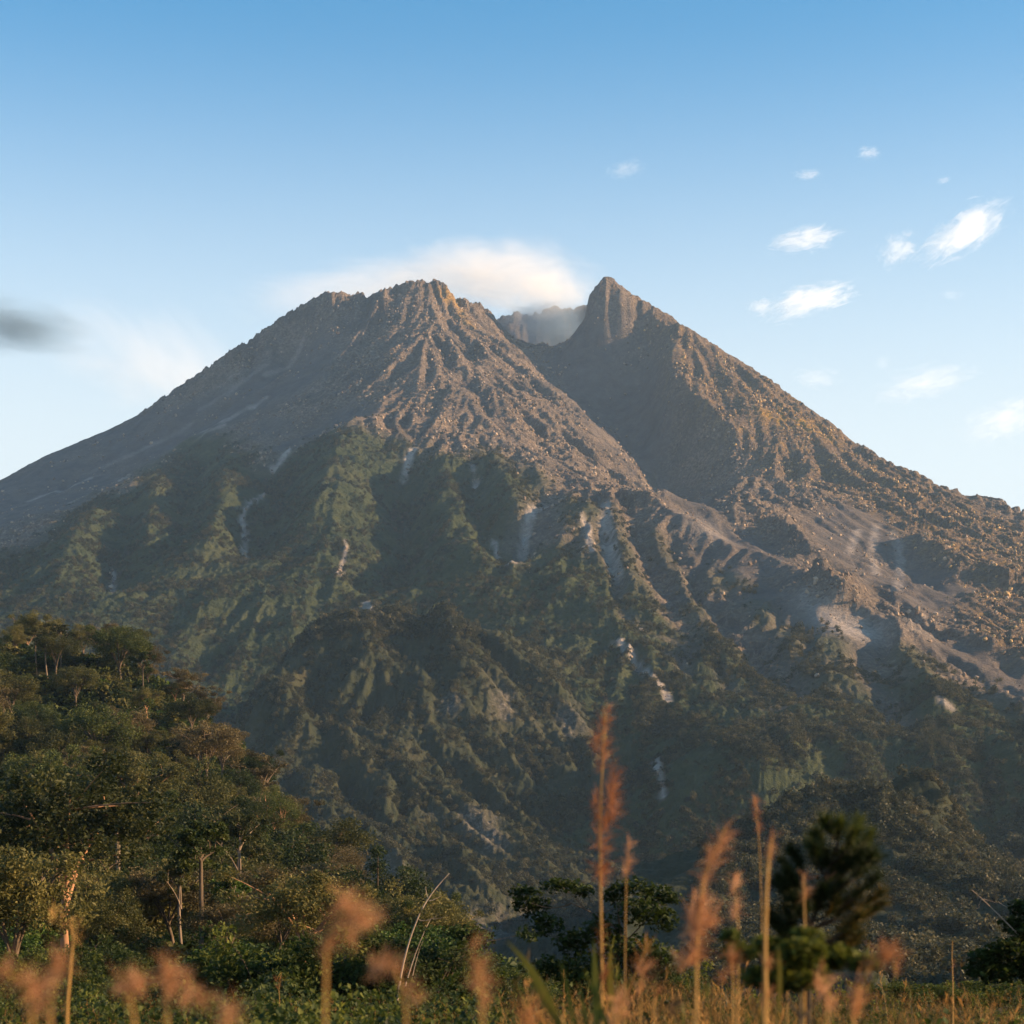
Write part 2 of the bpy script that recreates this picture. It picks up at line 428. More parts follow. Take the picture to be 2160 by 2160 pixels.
def bump(nt, b, src, dist, strength=1.0):
    bn = nd(nt, "ShaderNodeBump", Distance=dist, Strength=strength)
    nt.links.new(src, bn.inputs["Height"]); nt.links.new(bn.outputs[0], b.inputs["Normal"])

def terrain_material():
    m, nt, b = new_mat("volcano_slope", 0.95, 0.08)
    fine = noise_node(nt, 0.16, 5, 0.7); mid = noise_node(nt, 0.035, 5, 0.65); big = noise_node(nt, 0.006, 4, 0.55)
    rock = ramp(nt, fine, [(0.30, (.060, .048, .040)), (0.48, (.165, .130, .104)), (0.60, (.26, .208, .165)), (0.75, (.46, .385, .31))])
    rock = mix(nt, math_n(nt, 'MULTIPLY', mid, 0.55), rock, (.14, .108, .086))
    rock = mix(nt, ramp(nt, noise_node(nt, 0.011, 5, 0.65, 0.8), [(0.46, (0, 0, 0)), (0.62, (.75, .75, .75))]), rock, (.085, .075, .070))
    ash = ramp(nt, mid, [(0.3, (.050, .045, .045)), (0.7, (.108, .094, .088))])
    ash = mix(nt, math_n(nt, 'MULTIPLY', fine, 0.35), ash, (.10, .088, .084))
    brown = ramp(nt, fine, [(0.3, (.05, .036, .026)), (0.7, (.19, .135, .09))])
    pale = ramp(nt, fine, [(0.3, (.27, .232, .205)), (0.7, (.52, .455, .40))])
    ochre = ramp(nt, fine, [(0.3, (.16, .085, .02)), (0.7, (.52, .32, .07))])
    veg = ramp(nt, mid, [(0.30, (.022, .035, .018)), (0.48, (.044, .060, .028)), (0.62, (.070, .084, .038)), (0.78, (.100, .098, .048))])
    veg = mix(nt, math_n(nt, 'MULTIPLY', fine, 0.5), veg, (.026, .035, .018))
    veg = mix(nt, ramp(nt, big, [(0.45, (0, 0, 0)), (0.7, (.5, .5, .5))]), veg, (.088, .092, .044))
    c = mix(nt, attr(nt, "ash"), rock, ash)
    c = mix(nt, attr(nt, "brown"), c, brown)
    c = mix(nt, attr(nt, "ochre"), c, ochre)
    c = mix(nt, attr(nt, "pale"), c, pale)
    c = mix(nt, attr(nt, "veg"), c, veg)
    nt.links.new(c, b.inputs["Base Color"])
    h = math_n(nt, 'ADD', math_n(nt, 'MULTIPLY', fine, 1.0), math_n(nt, 'MULTIPLY', noise_node(nt, 0.45, 4, 0.7), 0.35))
    rough = math_n(nt, 'SUBTRACT', 1.0, math_n(nt, 'MULTIPLY', attr(nt, "ash"), 0.75))
    bump(nt, b, math_n(nt, 'MULTIPLY', h, rough), 9.0, 1.0)
    return m

# ------------------------------------------------------------------ ground cover zones of the volcano, painted on the ground where the photograph shows them
PXv, PYv = V.pix()
wx = PXv + 26 * fbm(V.X / 60, V.Y / 60, 3, 21) + 10 * fbm(V.X / 18, V.Y / 18, 2, 25); wy = PYv + 22 * fbm(V.X / 60, V.Y / 60, 3, 31) + 9 * fbm(V.X / 18, V.Y / 18, 2, 35)
VEG = [(-400, 1300), (-200, 1240), (0, 1173), (86, 1151), (130, 1095), (201, 1054), (283, 1024), (298, 987), (354, 969), (373, 935), (429, 916), (470, 913), (485, 935), (533, 955), (537, 990), (574, 985), (626, 950), (671, 920), (719, 905), (769, 890), (784, 910), (836, 925), (873, 942), (851, 992), (884, 965), (918, 948), (963, 959), (989, 985), (996, 948), (1056, 962), (1093, 992), (1141, 989), (1153, 1022), (1119, 1056), (1074, 1095), (1059, 1160), (1082, 1200), (1110, 1180), (1170, 1140), (1230, 1160), (1290, 1200), (1350, 1230), (1420, 1290), (1500, 1330), (1560, 1380), (1640, 1400), (1720, 1440), (1800, 1460), (1900, 1420), (1980, 1430), (2060, 1465), (2160, 1500), (2500, 1560), (2500, 2400), (-400, 2400)]
k3 = 3
veg = blur(inside(VEG, wx, wy).astype(float), k3)
# scrub that climbs the ribs of the fan right of the green face
fan = inside([(1160, 1040), (1290, 1060), (1420, 1130), (1600, 1240), (1760, 1340), (1900, 1360), (2100, 1440), (2160, 1520), (1800, 1560), (1300, 1300)], wx, wy)
rib = V.H - blur(V.H, 6)
veg = np.maximum(veg, blur((fan & (rib + 2.5 * fbm(V.X / 50, V.Y / 50, 3, 60) > 1.2)).astype(float), 2) * 0.85)
veg *= 1 - 0.85 * blur((inside([(1270, 1130), (1500, 1250), (1760, 1400), (1900, 1480), (1950, 1540), (1700, 1560), (1480, 1470), (1300, 1300)], PXv, PYv) & (rib < -2.0)).astype(float), 1)
# bare erosion scars
def streak(pts, w, seed):
    L = V.line(pts); D, T = V.dist(L, w * 4)
    D = D * (1.35 + 0.9 * noise(V.X / 22, V.Y / 22, seed)); return smooth(w, w * 0.55, D) * np.clip(.9 + 1.0 * noise(V.X / 30, V.Y / 30, seed + 1), .3, 1)
SCARS = [([(1150, 1075), (1110, 1120), (1080, 1180)], 11), ([(873, 945), (860, 985), (850, 1020)], 10), ([(610, 945), (590, 975), (574, 995)], 8), ([(510, 1090), (516, 1130), (514, 1175)], 8), ([(995, 985), (1005, 1030)], 7), ([(560, 1040), (525, 1060), (515, 1090)], 5),
         ([(240, 1205), (235, 1250)], 6), ([(1275, 1060), (1280, 1150), (1300, 1230)], 12), ([(730, 1140), (728, 1180), (715, 1210)], 4), ([(770, 1270), (785, 1290), (780, 1310)], 9), ([(1040, 1140), (1050, 1180)], 6), ([(1290, 1360), (1340, 1410), (1410, 1480)], 8), ([(1385, 1600), (1390, 1640), (1400, 1690)], 5), ([(1980, 1470), (2010, 1500)], 7), ([(1230, 1080), (1250, 1160)], 8)]
pale = np.zeros_like(V.H)
for k, (p, w) in enumerate(SCARS):
    st = streak(p, w * 1.25, 70 + k); pale = np.maximum(pale, st * 0.95); veg *= 1 - st
pale = np.maximum(pale, 0.6 * blur(inside([(1660, 1240), (1760, 1275), (1850, 1305), (1885, 1350), (1840, 1360), (1760, 1335), (1690, 1290)], wx, wy).astype(float), 2))
pale = np.maximum(pale, 0.7 * blur(inside([(1890, 1275), (1930, 1290), (1970, 1325), (1930, 1325)], wx, wy).astype(float), 2))
pale = np.maximum(pale, 0.35 * blur(inside([(1430, 1085), (1520, 1110), (1560, 1140), (1480, 1125)], wx, wy).astype(float), 2))
for k, p in enumerate([[(560, 770), (480, 830), (420, 862)], [(640, 720), (560, 790)], [(500, 790), (440, 830)], [(400, 900), (300, 950), (180, 1005)], [(330, 1010), (260, 1040), (200, 1065)], [(420, 965), (340, 1000)], [(270, 1000), (150, 1060)], [(470, 900), (400, 940)], [(190, 1010), (60, 1060)], [(560, 840), (480, 880), (420, 910)], [(1850, 1110), (1840, 1160), (1850, 1210)], [(1880, 1120), (1900, 1180), (1890, 1240)], [(1810, 1120), (1790, 1170)]]):
    pale = np.maximum(pale, (0.22 if k < 4 else .4) * streak(p, 11, 90 + k))
ASH = [[(-400, 1230), (-200, 1100), (0, 1005), (200, 915), (290, 880), (420, 845), (540, 782), (640, 725), (735, 670), (720, 740), (620, 840), (490, 900), (380, 940), (300, 990), (200, 1050), (100, 1090), (0, 1110), (-400, 1250)],
       [(1180, 740), (1205, 690), (1225, 672), (1262, 664), (1300, 672), (1340, 690), (1372, 690), (1425, 720), (1445, 735), (1405, 770), (1405, 840), (1430, 900), (1400, 960), (1430, 1040), (1500, 1060), (1600, 1130), (1720, 1220), (1650, 1230), (1440, 1120), (1380, 1030), (1280, 930), (1200, 850), (1110, 760)],
       [(1760, 1060), (1850, 1080), (1910, 1140), (1990, 1190), (2060, 1240), (2000, 1290), (1980, 1330), (1900, 1280), (1800, 1220), (1720, 1170), (1700, 1100)],
       [(1440, 1125), (1660, 1230), (1760, 1300), (1880, 1350), (1800, 1400), (1680, 1360), (1560, 1260), (1450, 1160)], [(1880, 1330), (2160, 1380), (2300, 1420), (2160, 1480), (2000, 1400)],
       [(650, 900), (560, 950), (600, 960), (700, 905), (800, 870), (760, 850)], [(560, 870), (640, 900), (580, 930), (500, 920)]]
ash = np.zeros_like(V.H)
for p in ASH: ash = np.maximum(ash, blur(inside(p, wx, wy).astype(float), 3))
ash = np.maximum(ash, (V.Y > 4560) & (PXv > 1040) & (PXv < 1262))  # far crater wall masked as dark ash, standing in for shade
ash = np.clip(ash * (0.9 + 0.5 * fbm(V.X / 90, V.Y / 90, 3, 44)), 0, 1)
V.H = V.H * (1 - .75 * ash) + blur(V.H, 4) * .75 * ash
V.H = V.H * (1 - .5 * veg) + blur(V.H, 3) * .5 * veg
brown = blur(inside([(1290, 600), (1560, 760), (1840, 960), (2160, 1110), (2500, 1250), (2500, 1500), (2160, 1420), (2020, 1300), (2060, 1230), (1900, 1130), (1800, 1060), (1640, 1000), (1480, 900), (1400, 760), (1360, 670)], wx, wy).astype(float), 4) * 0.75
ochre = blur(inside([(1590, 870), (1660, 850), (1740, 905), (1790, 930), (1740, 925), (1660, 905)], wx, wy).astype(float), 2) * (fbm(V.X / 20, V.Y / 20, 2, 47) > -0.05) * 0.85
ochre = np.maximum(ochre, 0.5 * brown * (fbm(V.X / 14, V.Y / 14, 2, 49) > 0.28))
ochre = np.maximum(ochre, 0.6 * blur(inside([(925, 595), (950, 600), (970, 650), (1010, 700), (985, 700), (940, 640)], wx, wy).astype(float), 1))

YR = np.concatenate([np.linspace(1465, 2300, 135, endpoint=False), np.linspace(2300, 4480, 660, endpoint=False), np.linspace(4480, 4960, 90)])
U_, Y = np.meshgrid(np.linspace(-0.300, 0.300, 980), YR); X = U_ * Y
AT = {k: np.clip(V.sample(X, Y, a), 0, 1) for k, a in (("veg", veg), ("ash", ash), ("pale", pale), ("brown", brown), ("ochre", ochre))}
Z = V.sample3(X, Y)
va, aa = AT["veg"], np.maximum(AT["ash"], AT["pale"])
rk = (1 - va) * (1 - 0.97 * np.clip(aa * 1.15, 0, 1))
wxm = X + 7 * noise(X / 25, Y / 25, 81); wym = Y + 7 * noise(X / 25, Y / 25, 82)
Z += rk * (5.5 * np.clip(.35 + 1.9 * noise(X / 150, Y / 150, 51), .0, 1.5) * ridged(wxm / 46, wym / 46, 5, 50, 0.62) + 1.7 * ridged(wxm / 11, wym / 11, 2, 57))
step = 16.0                                              # ledges of lava: broken steps across the slope
q_ = Z / step + 0.9 * fbm(X / 70, Y / 70, 3, 58); fr = q_ - np.floor(q_)
Z += rk * 9.0 * (smooth(.25, .75, fr) - fr) * np.clip(.5 + 2.2 * noise(X / 120, Y / 120, 59), 0, 1)
Z += va * (3.4 * billow(X / 34, Y / 34, 2, 61, 0.6) + 3.0 * billow(X / 11, Y / 11, 3, 67, 0.62))
Z += ((Y > 4620) & (X > -40) & (X < 215)) * 12.0 * (ridged(X / 70, Y / 120, 3, 130, .5) - .6)
Z += aa * 0.6 * fbm(X / 14, Y / 14, 2, 71)
YSm = np.interp(1080 + FPX * X / Y, cols, ys); pxm = 1080 + FPX * X / Y
Z += np.exp(-((Y - YSm) / 55.0) ** 2) * 9.0 * (ridged(X / 26, Y / 60, 3, 120, .6) - .1) * smooth(250, 330, pxm) * (1 - .7 * smooth(1220, 1300, pxm)) * smooth(1900, 1700, pxm)
tip = at(1276, 590, 4375)                                # the pointed right-hand summit block
Z += 8.0 * np.clip(1 - np.hypot((X - tip.x) * np.where(X < tip.x, 1.3, .42), (Y - tip.y) * .6) / 40.0, 0, 1)
Z += 15.0 * np.exp(-((X - 188) / 26) ** 2 - ((Y - 4880) / 60) ** 2) - 14.0 * np.exp(-((X - 60) / 34) ** 2 - ((Y - 4880) / 70) ** 2) + 7.0 * np.exp(-((X - 108) / 16) ** 2 - ((Y - 4890) / 60) ** 2)   # uneven far crater rim
volcano_mat = terrain_material()
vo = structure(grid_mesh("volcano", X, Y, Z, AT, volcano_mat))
rf = (rk + .9 * noise(X / 60, Y / 60, 131))[:-1, :-1] < 0.62                                  # broken rock keeps its edges, ash and scrub are smooth
vo.data.polygons.foreach_set("use_smooth", rf.ravel())

# ------------------------------------------------------------------ nearer hills
def hill_field(x0, x1, y0, y1, cell, pts, extra=(), smoothing=2.0):
    P = []
    for px, py, d in pts:
        p = at(px, py, d); P.append((p.x, p.y, p.z))
    P += list(extra); P = np.array(P)
    F = Field(x0, x1, y0, y1, cell); F.H = blur(rbf(P[:, :2], P[:, 2], F.X, F.Y, smoothing), 1)
    return F

def hill_material(name, cols, rockc, s1, s2):
    m, nt, b = new_mat(name, 0.95, 0.08)
    fine = noise_node(nt, s1, 5, 0.7); mid = noise_node(nt, s2, 4, 0.6)
    v = ramp(nt, mid, cols); v = mix(nt, math_n(nt, 'MULTIPLY', fine, 0.6), v, cols[0][1])
    r = ramp(nt, fine, rockc)
    nt.links.new(mix(nt, attr(nt, "bare"), v, r), b.inputs["Base Color"])
    bump(nt, b, fine, 0.7 / s1, 0.8)
    return m

# middle hill in front of the green face
M = hill_field(-800, 1000, 960, 2350, 5.0,
    [(595, 1402, 1960), (632, 1352, 2010), (707, 1316, 2040), (765, 1312, 2050), (798, 1294, 2060), (873, 1290, 2070), (918, 1270, 2080), (947, 1280, 2090), (976, 1302, 2080), (1026, 1340, 2050), (1092, 1382, 2030), (1146, 1434, 2010), (1225, 1492, 1990), (1300, 1560, 1960), (1380, 1640, 1900), (1450, 1730, 1820),
     (585, 1450, 1900), (640, 1480, 1860), (720, 1430, 1920), (850, 1400, 1950), (950, 1420, 1930), (1050, 1470, 1900), (1130, 1530, 1870), (760, 1550, 1790), (900, 1540, 1800), (1020, 1600, 1760), (1150, 1650, 1760), (1250, 1660, 1770), (1330, 1720, 1740),
     (545, 1480, 1800), (560, 1560, 1740), (620, 1540, 1760), (650, 1600, 1700), (580, 1640, 1640), (660, 1690, 1580), (760, 1680, 1620), (880, 1690, 1620), (1000, 1740, 1580), (1120, 1770, 1590), (1240, 1790, 1620), (1360, 1830, 1600), (1480, 1830, 1650),
     (700, 1800, 1440), (820, 1820, 1430), (950, 1870, 1400), (1080, 1880, 1420), (1200, 1900, 1440), (1330, 1920, 1460), (1480, 1920, 1500), (750, 1930, 1260), (900, 1990, 1230), (1100, 2010, 1230), (1350, 2020, 1260), (1600, 1950, 1500), (1700, 1990, 1400),
     (500, 1660, 1760), (430, 1680, 1800), (420, 1660, 1950), (440, 1640, 2080), (520, 1600, 2120), (600, 1540, 2180), (700, 1480, 2230), (850, 1420, 2260), (950, 1400, 2300), (300, 1680, 2000), (200, 1650, 1700), (300, 1800, 1400), (450, 1900, 1200)],
    extra=[(x_, 1000, -14) for x_ in range(-780, 1000, 120)])
for k, (p, a, w) in enumerate([([(707, 1316), (790, 1420), (850, 1520), (930, 1640), (1010, 1760)], 26, 55), ([(873, 1292), (960, 1400), (1050, 1520), (1140, 1640), (1230, 1780)], 26, 50), ([(640, 1480), (720, 1570), (800, 1690), (880, 1810)], 22, 50), ([(976, 1304), (1090, 1410), (1200, 1530), (1300, 1680), (1390, 1800)], 26, 50),
                               ([(790, 1380), (870, 1500), (960, 1620), (1050, 1740)], -26, 45), ([(1000, 1400), (1100, 1540), (1190, 1680), (1270, 1800)], -28, 45), ([(660, 1440), (680, 1540), (760, 1640), (830, 1760)], -26, 45), ([(540, 1480), (600, 1500), (650, 1570), (650, 1620)], 20, 40), ([(620, 1700), (760, 1800), (880, 1900)], 20, 40), ([(900, 1780), (980, 1880), (1050, 1960)], 18, 40)]):
    M.feature(p, a, w, seed=k + 3)
M.H += 5 * fbm(M.X / 110, M.Y / 110, 3, 5)
M.H += 12.0 * np.clip(.6 + 1.2 * fbm(M.X / 150, M.Y / 150, 2, 105), .15, 1.3) * (0.8 - np.abs(flow_noise(M, 60, 260, 21, 14, 5) + .6 * noise(M.X / 70, M.Y / 70, 106))) + 6.0 * (0.8 - np.abs(flow_noise(M, 22, 130, 22, 12, 3))) + 1.3 * (0.8 - np.abs(flow_noise(M, 11, 60, 23, 8, 2)))
px, py = M.pix()
wxx = px + 14 * fbm(M.X / 25, M.Y / 25, 3, 3); wyy = py + 14 * fbm(M.X / 25, M.Y / 25, 3, 4)
bare = np.zeros_like(M.H)
for poly in [[(935, 1465), (965, 1460), (965, 1510), (940, 1510)], [(1030, 1450), (1085, 1445), (1085, 1520), (1040, 1525)], [(1150, 1478), (1220, 1490), (1250, 1550), (1200, 1560), (1160, 1500)], [(945, 1715), (1050, 1700), (1055, 1720), (960, 1735)], [(900, 1715), (920, 1710), (925, 1735), (905, 1735)], [(775, 1800), (850, 1805), (840, 1850), (790, 1845)], [(960, 1930), (1100, 1900), (1160, 1960), (1000, 1990)], [(960, 1720), (1060, 1740), (1080, 1800), (1000, 1800)]]:
    bare = np.maximum(bare, inside(poly, wxx, wyy))
bare = blur(bare * (ridged(M.X / 16, M.Y / 60, 2, 8) > 0.05), 1) * .5
Xm, Ym = sheet(-0.20, 0.20, 520, 990, 2330, 400)
ok = np.abs(Xm) < 780
Xm = np.clip(Xm, -790, 990)
BA = M.sample(Xm, Ym, bare); Zm = M.sample3(Xm, Ym)
Zm += (1 - BA) * (3.4 * billow(Xm / 22, Ym / 22, 2, 90, 0.6) + 3.4 * billow(Xm / 8, Ym / 8, 3, 91, 0.62)) + BA * 3 * ridged(Xm / 8, Ym / 14, 3, 92)
mid_mat = hill_material("scrub_slope", [(0.30, (.016, .021, .012)), (0.50, (.032, .037, .020)), (0.66, (.054, .052, .029)), (0.8, (.078, .062, .038))], [(0.35, (.045, .042, .034)), (0.5, (.10, .085, .075)), (0.7, (.34, .29, .26))], 0.22, 0.03)
structure(grid_mesh("middle_hill", Xm, Ym, Zm, {"bare": BA}, mid_mat))

# low wooded hill on the right
Q = hill_field(30, 900, 270, 1500, 4.0,
    [(1560, 1760, 1060), (1664, 1690, 1060), (1727, 1665, 1060), (1775, 1655, 1060), (1850, 1650, 1060), (1925, 1635, 1070), (1980, 1655, 1060), (2010, 1690, 1040), (2036, 1760, 1000), (2044, 1830, 930), (2081, 1950, 800), (1620, 1760, 980), (1700, 1740, 970), (1800, 1750, 960), (1900, 1720, 980), (1980, 1760, 950), (1600, 1860, 860), (1750, 1860, 850), (1900, 1850, 850), (2000, 1880, 830),
     (1600, 1980, 700), (1800, 1980, 690), (1950, 1990, 680), (2100, 2000, 690), (2300, 2010, 700), (1600, 2045, 480), (1900, 2048, 470), (2160, 2050, 470), (1500, 1900, 1150), (1400, 1960, 1100), (1450, 2020, 700), (2100, 1900, 1050), (2160, 1930, 1000), (2300, 1950, 1000), (1700, 1800, 1300), (1900, 1800, 1350), (2100, 1850, 1300), (1700, 1900, 1480), (2100, 1900, 1480)],
    extra=[(x_, 300, -11) for x_ in range(30, 300, 40)])
Q.H += 4 * fbm(Q.X / 70, Q.Y / 70, 3, 15) + 5 * (0.8 - np.abs(flow_noise(Q, 40, 200, 31, 10, 4)))
Xq, Yq = sheet(0.06, 0.34, 300, 295, 1450, 270)
Xq = np.clip(Xq, 32, 890)
Zq = Q.sample3(Xq, Yq) + 2.2 * billow(Xq / 12, Yq / 12, 3, 95, 0.6)
structure(grid_mesh("wooded_hill", Xq, Yq, Zq, {"bare": np.zeros_like(Xq)}, mid_mat))

# shaded ridge beyond the right edge of the frame
K = hill_field(380, 1700, 1000, 2300, 8.0,
    [(1880, 1690, 1960), (1950, 1640, 2000), (2050, 1590, 2060), (2160, 1570, 2080), (2300, 1590, 2080), (1850, 1850, 1700), (2120, 1960, 1200), (2080, 1900, 1350), (2060, 1820, 1500), (2090, 1720, 1700), (2160, 1800, 1400), (2200, 1780, 1450), (2300, 1690, 1550), (2450, 1660, 1600), (2600, 1650, 1800), (2700, 1680, 1500), (2500, 1800, 1300), (3000, 1600, 2000), (3000, 1700, 1500), (2160, 1640, 2280), (2500, 1650, 2280), (1800, 1800, 2280), (2000, 1990, 1300), (2300, 1980, 1010), (2800, 1950, 1010), (1900, 2020, 1010)])
K.H += 8 * fbm(K.X / 110, K.Y / 110, 3, 35) + 8 * (0.8 - np.abs(flow_noise(K, 60, 300, 33, 10, 4)))
Xk, Yk = np.meshgrid(np.linspace(400, 1680, 200), np.linspace(1010, 2280, 190))
Zk = K.sample3(Xk, Yk) + 3.0 * billow(Xk / 18, Yk / 18, 2, 97, 0.6)
structure(grid_mesh("side_ridge", Xk, Yk, Zk, {"bare": np.zeros_like(Xk)}, mid_mat))

# forested hill on the left
L = hill_field(-420, 120, 90, 900, 3.0,
    [(-300, 1360, 640), (0, 1395, 620), (130, 1395, 620), (250, 1415, 600), (350, 1460, 570), (450, 1545, 530), (540, 1680, 470), (620, 1760, 420), (700, 1880, 370), (760, 1960, 330), (850, 2045, 270), (0, 1560, 520), (200, 1570, 500), (350, 1620, 470), (0, 1700, 420), (200, 1720, 410), (400, 1740, 400), (520, 1800, 380), (0, 1830, 330), (200, 1850, 320), (400, 1880, 310), (600, 1900, 320),
     (0, 1950, 250), (250, 1970, 240), (500, 2000, 230), (700, 2030, 240), (0, 2045, 170), (300, 2050, 165), (600, 2058, 170), (0, 2160, 110), (400, 2160, 110), (800, 2160, 120), (1000, 2080, 180), (1000, 2090, 280), (1100, 2085, 150), (1150, 2100, 400)],
    extra=[q for a_, b_, c_ in [(250, 1415, 600), (350, 1460, 570), (450, 1545, 530), (540, 1680, 470), (620, 1760, 420), (700, 1880, 370), (760, 1960, 330)] for p_ in [at(a_, b_, c_)] for q in ((p_.x + 10, p_.y + 14, p_.z - 9), (p_.x + 26, p_.y + 36, max(p_.z - 34, -8)))] + [(-300, 700, 88), (-150, 720, 80), (-60, 660, 14), (-25, 640, -6), (0, 640, -8), (20, 720, -8), (-40, 740, 6), (0, 560, -4), (20, 450, -6), (30, 340, -8), (-100, 880, 30), (60, 600, -8), (100, 880, -8), (-400, 880, 60), (-410, 300, 30), (-410, 100, 0)])
L.H += 1.2 * fbm(L.X / 30, L.Y / 30, 3, 18)
Xl, Yl = np.meshgrid(np.linspace(-415, 115, 200), np.linspace(112, 890, 240))
Zl = L.sample3(Xl, Yl)
forest_mat = hill_material("forest_floor", [(0.30, (.014, .020, .008)), (0.50, (.030, .036, .013)), (0.66, (.052, .050, .020)), (0.8, (.065, .05, .026))], [(0.3, (.1, .08, .06)), (0.7, (.2, .16, .12))], 0.8, 0.12)
structure(grid_mesh("forest_hill", Xl, Yl, Zl, {"bare": np.zeros_like(Xl)}, forest_mat))

# the ground everything stands on: field by the camera, valley floor beyond
def ground_z(x, y):
    z = 0.10 * fbm(x / 6, y / 6, 2, 77) + 0.25 * fbm(x / 40, y / 40, 2, 78)
    return z * smooth(0, 4, np.hypot(x, y)) - 9.0 * smooth(130, 260, y)
gx_ = np.concatenate([np.linspace(-1990, -130, 40), np.linspace(-120, 120, 120), np.linspace(130, 1990, 40)])
gy_ = np.concatenate([np.linspace(-200, -3, 14), np.linspace(0, 60, 100), np.linspace(62, 200, 40), np.linspace(230, 5550, 40)])
Xg, Yg = np.meshgrid(gx_, gy_)
field_mat = hill_material("field_soil", [(0.30, (.022, .022, .010)), (0.50, (.05, .045, .02)), (0.66, (.075, .06, .03)), (0.8, (.09, .065, .035))], [(0.3, (.1, .08, .06)), (0.7, (.2, .16, .12))], 6.0, 0.6)
structure(grid_mesh("ground", Xg, Yg, ground_z(Xg, Yg), {"bare": np.zeros_like(Xg)}, field_mat))

# ------------------------------------------------------------------ plant builders
class MB:
    """collects tubes, strips and leaf quads into one mesh"""
    def __init__(s):
        s.v = []; s.f = []; s.t = []; s.n = 0
    def add(s, v, f, tint):
        v = np.asarray(v, float); f = np.asarray(f, int)
        s.v.append(v); s.f.append(f + s.n); s.n += len(v)
        s.t.append(np.full(len(v), tint) if np.isscalar(tint) else np.asarray(tint))
    def tube(s, pts, r0, r1, sides=6, tint=0.5):
        pts = np.asarray(pts, float); n = len(pts)
        rad = r0 + (r1 - r0) * np.linspace(0, 1, n)
        t = np.gradient(pts, axis=0); t /= np.linalg.norm(t, axis=1)[:, None] + 1e-9
        ref = np.where(np.abs(t[:, 2:3]) > 0.9, np.array([[1., 0, 0]]), np.array([[0, 0, 1.]]))
        a = np.cross(t, ref); a /= np.linalg.norm(a, axis=1)[:, None] + 1e-9; b = np.cross(t, a)
        ang = np.linspace(0, 2 * np.pi, sides, endpoint=False)
        v = (pts[:, None] + rad[:, None, None] * (np.cos(ang)[None, :, None] * a[:, None] + np.sin(ang)[None, :, None] * b[:, None])).reshape(-1, 3)
        i = np.arange(n - 1)[:, None] * sides; k = np.arange(sides)[None]; k2 = (k + 1) % sides
        f = np.stack([i + k, i + k2, i + sides + k2, i + sides + k], -1).reshape(-1, 4)
        s.add(v, f, tint)
    def strip(s, pts, w, side, tint=0.5, shape='leaf'):
        pts = np.asarray(pts, float); n = len(pts); tt = np.linspace(0, 1, n)
        ww = w * (np.sin(np.pi * (0.08 + 0.90 * tt)) if shape == 'leaf' else (1 - 0.93 * tt))
        side = np.asarray(side, float); side /= np.linalg.norm(side) + 1e-9
        v = np.concatenate([pts - side * ww[:, None] * .5, pts + side * ww[:, None] * .5])
        i = np.arange(n - 1); f = np.stack([i, i + 1, i + n + 1, i + n], -1)
        s.add(v, f, tint)
    def leaves(s, C, size, rs, tint, flat=0.0, aspect=0.55):
        """one folded diamond per centre, random facing"""
        C = np.asarray(C, float); n = len(C)
        nrm = rs.normal(size=(n, 3)); nrm[:, 2] = np.abs(nrm[:, 2]) + flat; nrm /= np.linalg.norm(nrm, axis=1)[:, None]
        d = rs.normal(size=(n, 3)); d -= nrm * (d * nrm).sum(1)[:, None]; d /= np.linalg.norm(d, axis=1)[:, None]
        e = np.cross(nrm, d); z = (size * (0.6 + 0.8 * rs.rand(n)))[:, None]
        v = np.stack([C - d * z * .5, C + e * z * aspect * .5 + nrm * z * .08, C + d * z * .5, C - e * z * aspect * .5 + nrm * z * .08], 1).reshape(-1, 3)
        f = np.arange(n * 4).reshape(-1, 4)
        s.add(v, f, np.repeat(tint, 4) if not np.isscalar(tint) else tint)
    def mesh(s, name, mat, smooth_shade=False):
        me = bpy.data.meshes.new(name)
        v = np.concatenate(s.v).astype(np.float32); f = np.concatenate(s.f).astype(np.int32); t = np.concatenate(s.t).astype(np.float32)
        me.vertices.add(len(v)); me.vertices.foreach_set("co", v.ravel())
        m = len(f); me.loops.add(m * 4); me.loops.foreach_set("vertex_index", f.ravel())
        me.polygons.add(m); me.polygons.foreach_set("loop_start", (np.arange(m) * 4).astype(np.int32))
        me.polygons.foreach_set("use_smooth", np.full(m, smooth_shade))
        me.update()
        a = me.attributes.new("tint", 'FLOAT', 'POINT'); a.data.foreach_set("value", t)
        me.materials.append(mat); return me

def leaf_material(name, stops, trans=0.35, hue=0.0, rough=0.6, ovar=0.5):
    """stops: dark to light leaf colours; each leaf picks by its own tint, each plant shifts a little"""
    m, nt, b = new_mat(name, rough, 0.25)
    oi = nd(nt, "ShaderNodeObjectInfo")
    f = math_n(nt, 'ADD', attr(nt, "tint"), math_n(nt, 'MULTIPLY', math_n(nt, 'SUBTRACT', oi.outputs["Random"], 0.5), ovar), clamp=True)
    c = ramp(nt, f, stops)
    nt.links.new(c, b.inputs["Base Color"])
    tr = nd(nt, "ShaderNodeBsdfTranslucent"); nt.links.new(c, tr.inputs["Color"])
    mx = nd(nt, "ShaderNodeMixShader"); mx.inputs[0].default_value = trans
    nt.links.new(b.outputs[0], mx.inputs[1]); nt.links.new(tr.outputs[0], mx.inputs[2])
    nt.links.new(mx.outputs[0], nt.nodes["Material Output"].inputs["Surface"])
    return m

def bark_material(name, c0, c1, scale):
    m, nt, b = new_mat(name, 0.85, 0.2)
    f = noise_node(nt, scale, 4, 0.6, 0.0, (1, 1, 0.25))
    nt.links.new(ramp(nt, f, [(0.3, c0), (0.7, c1)]), b.inputs["Base Color"])
    bump(nt, b, f, 0.25 / scale, 0.6)
    return m

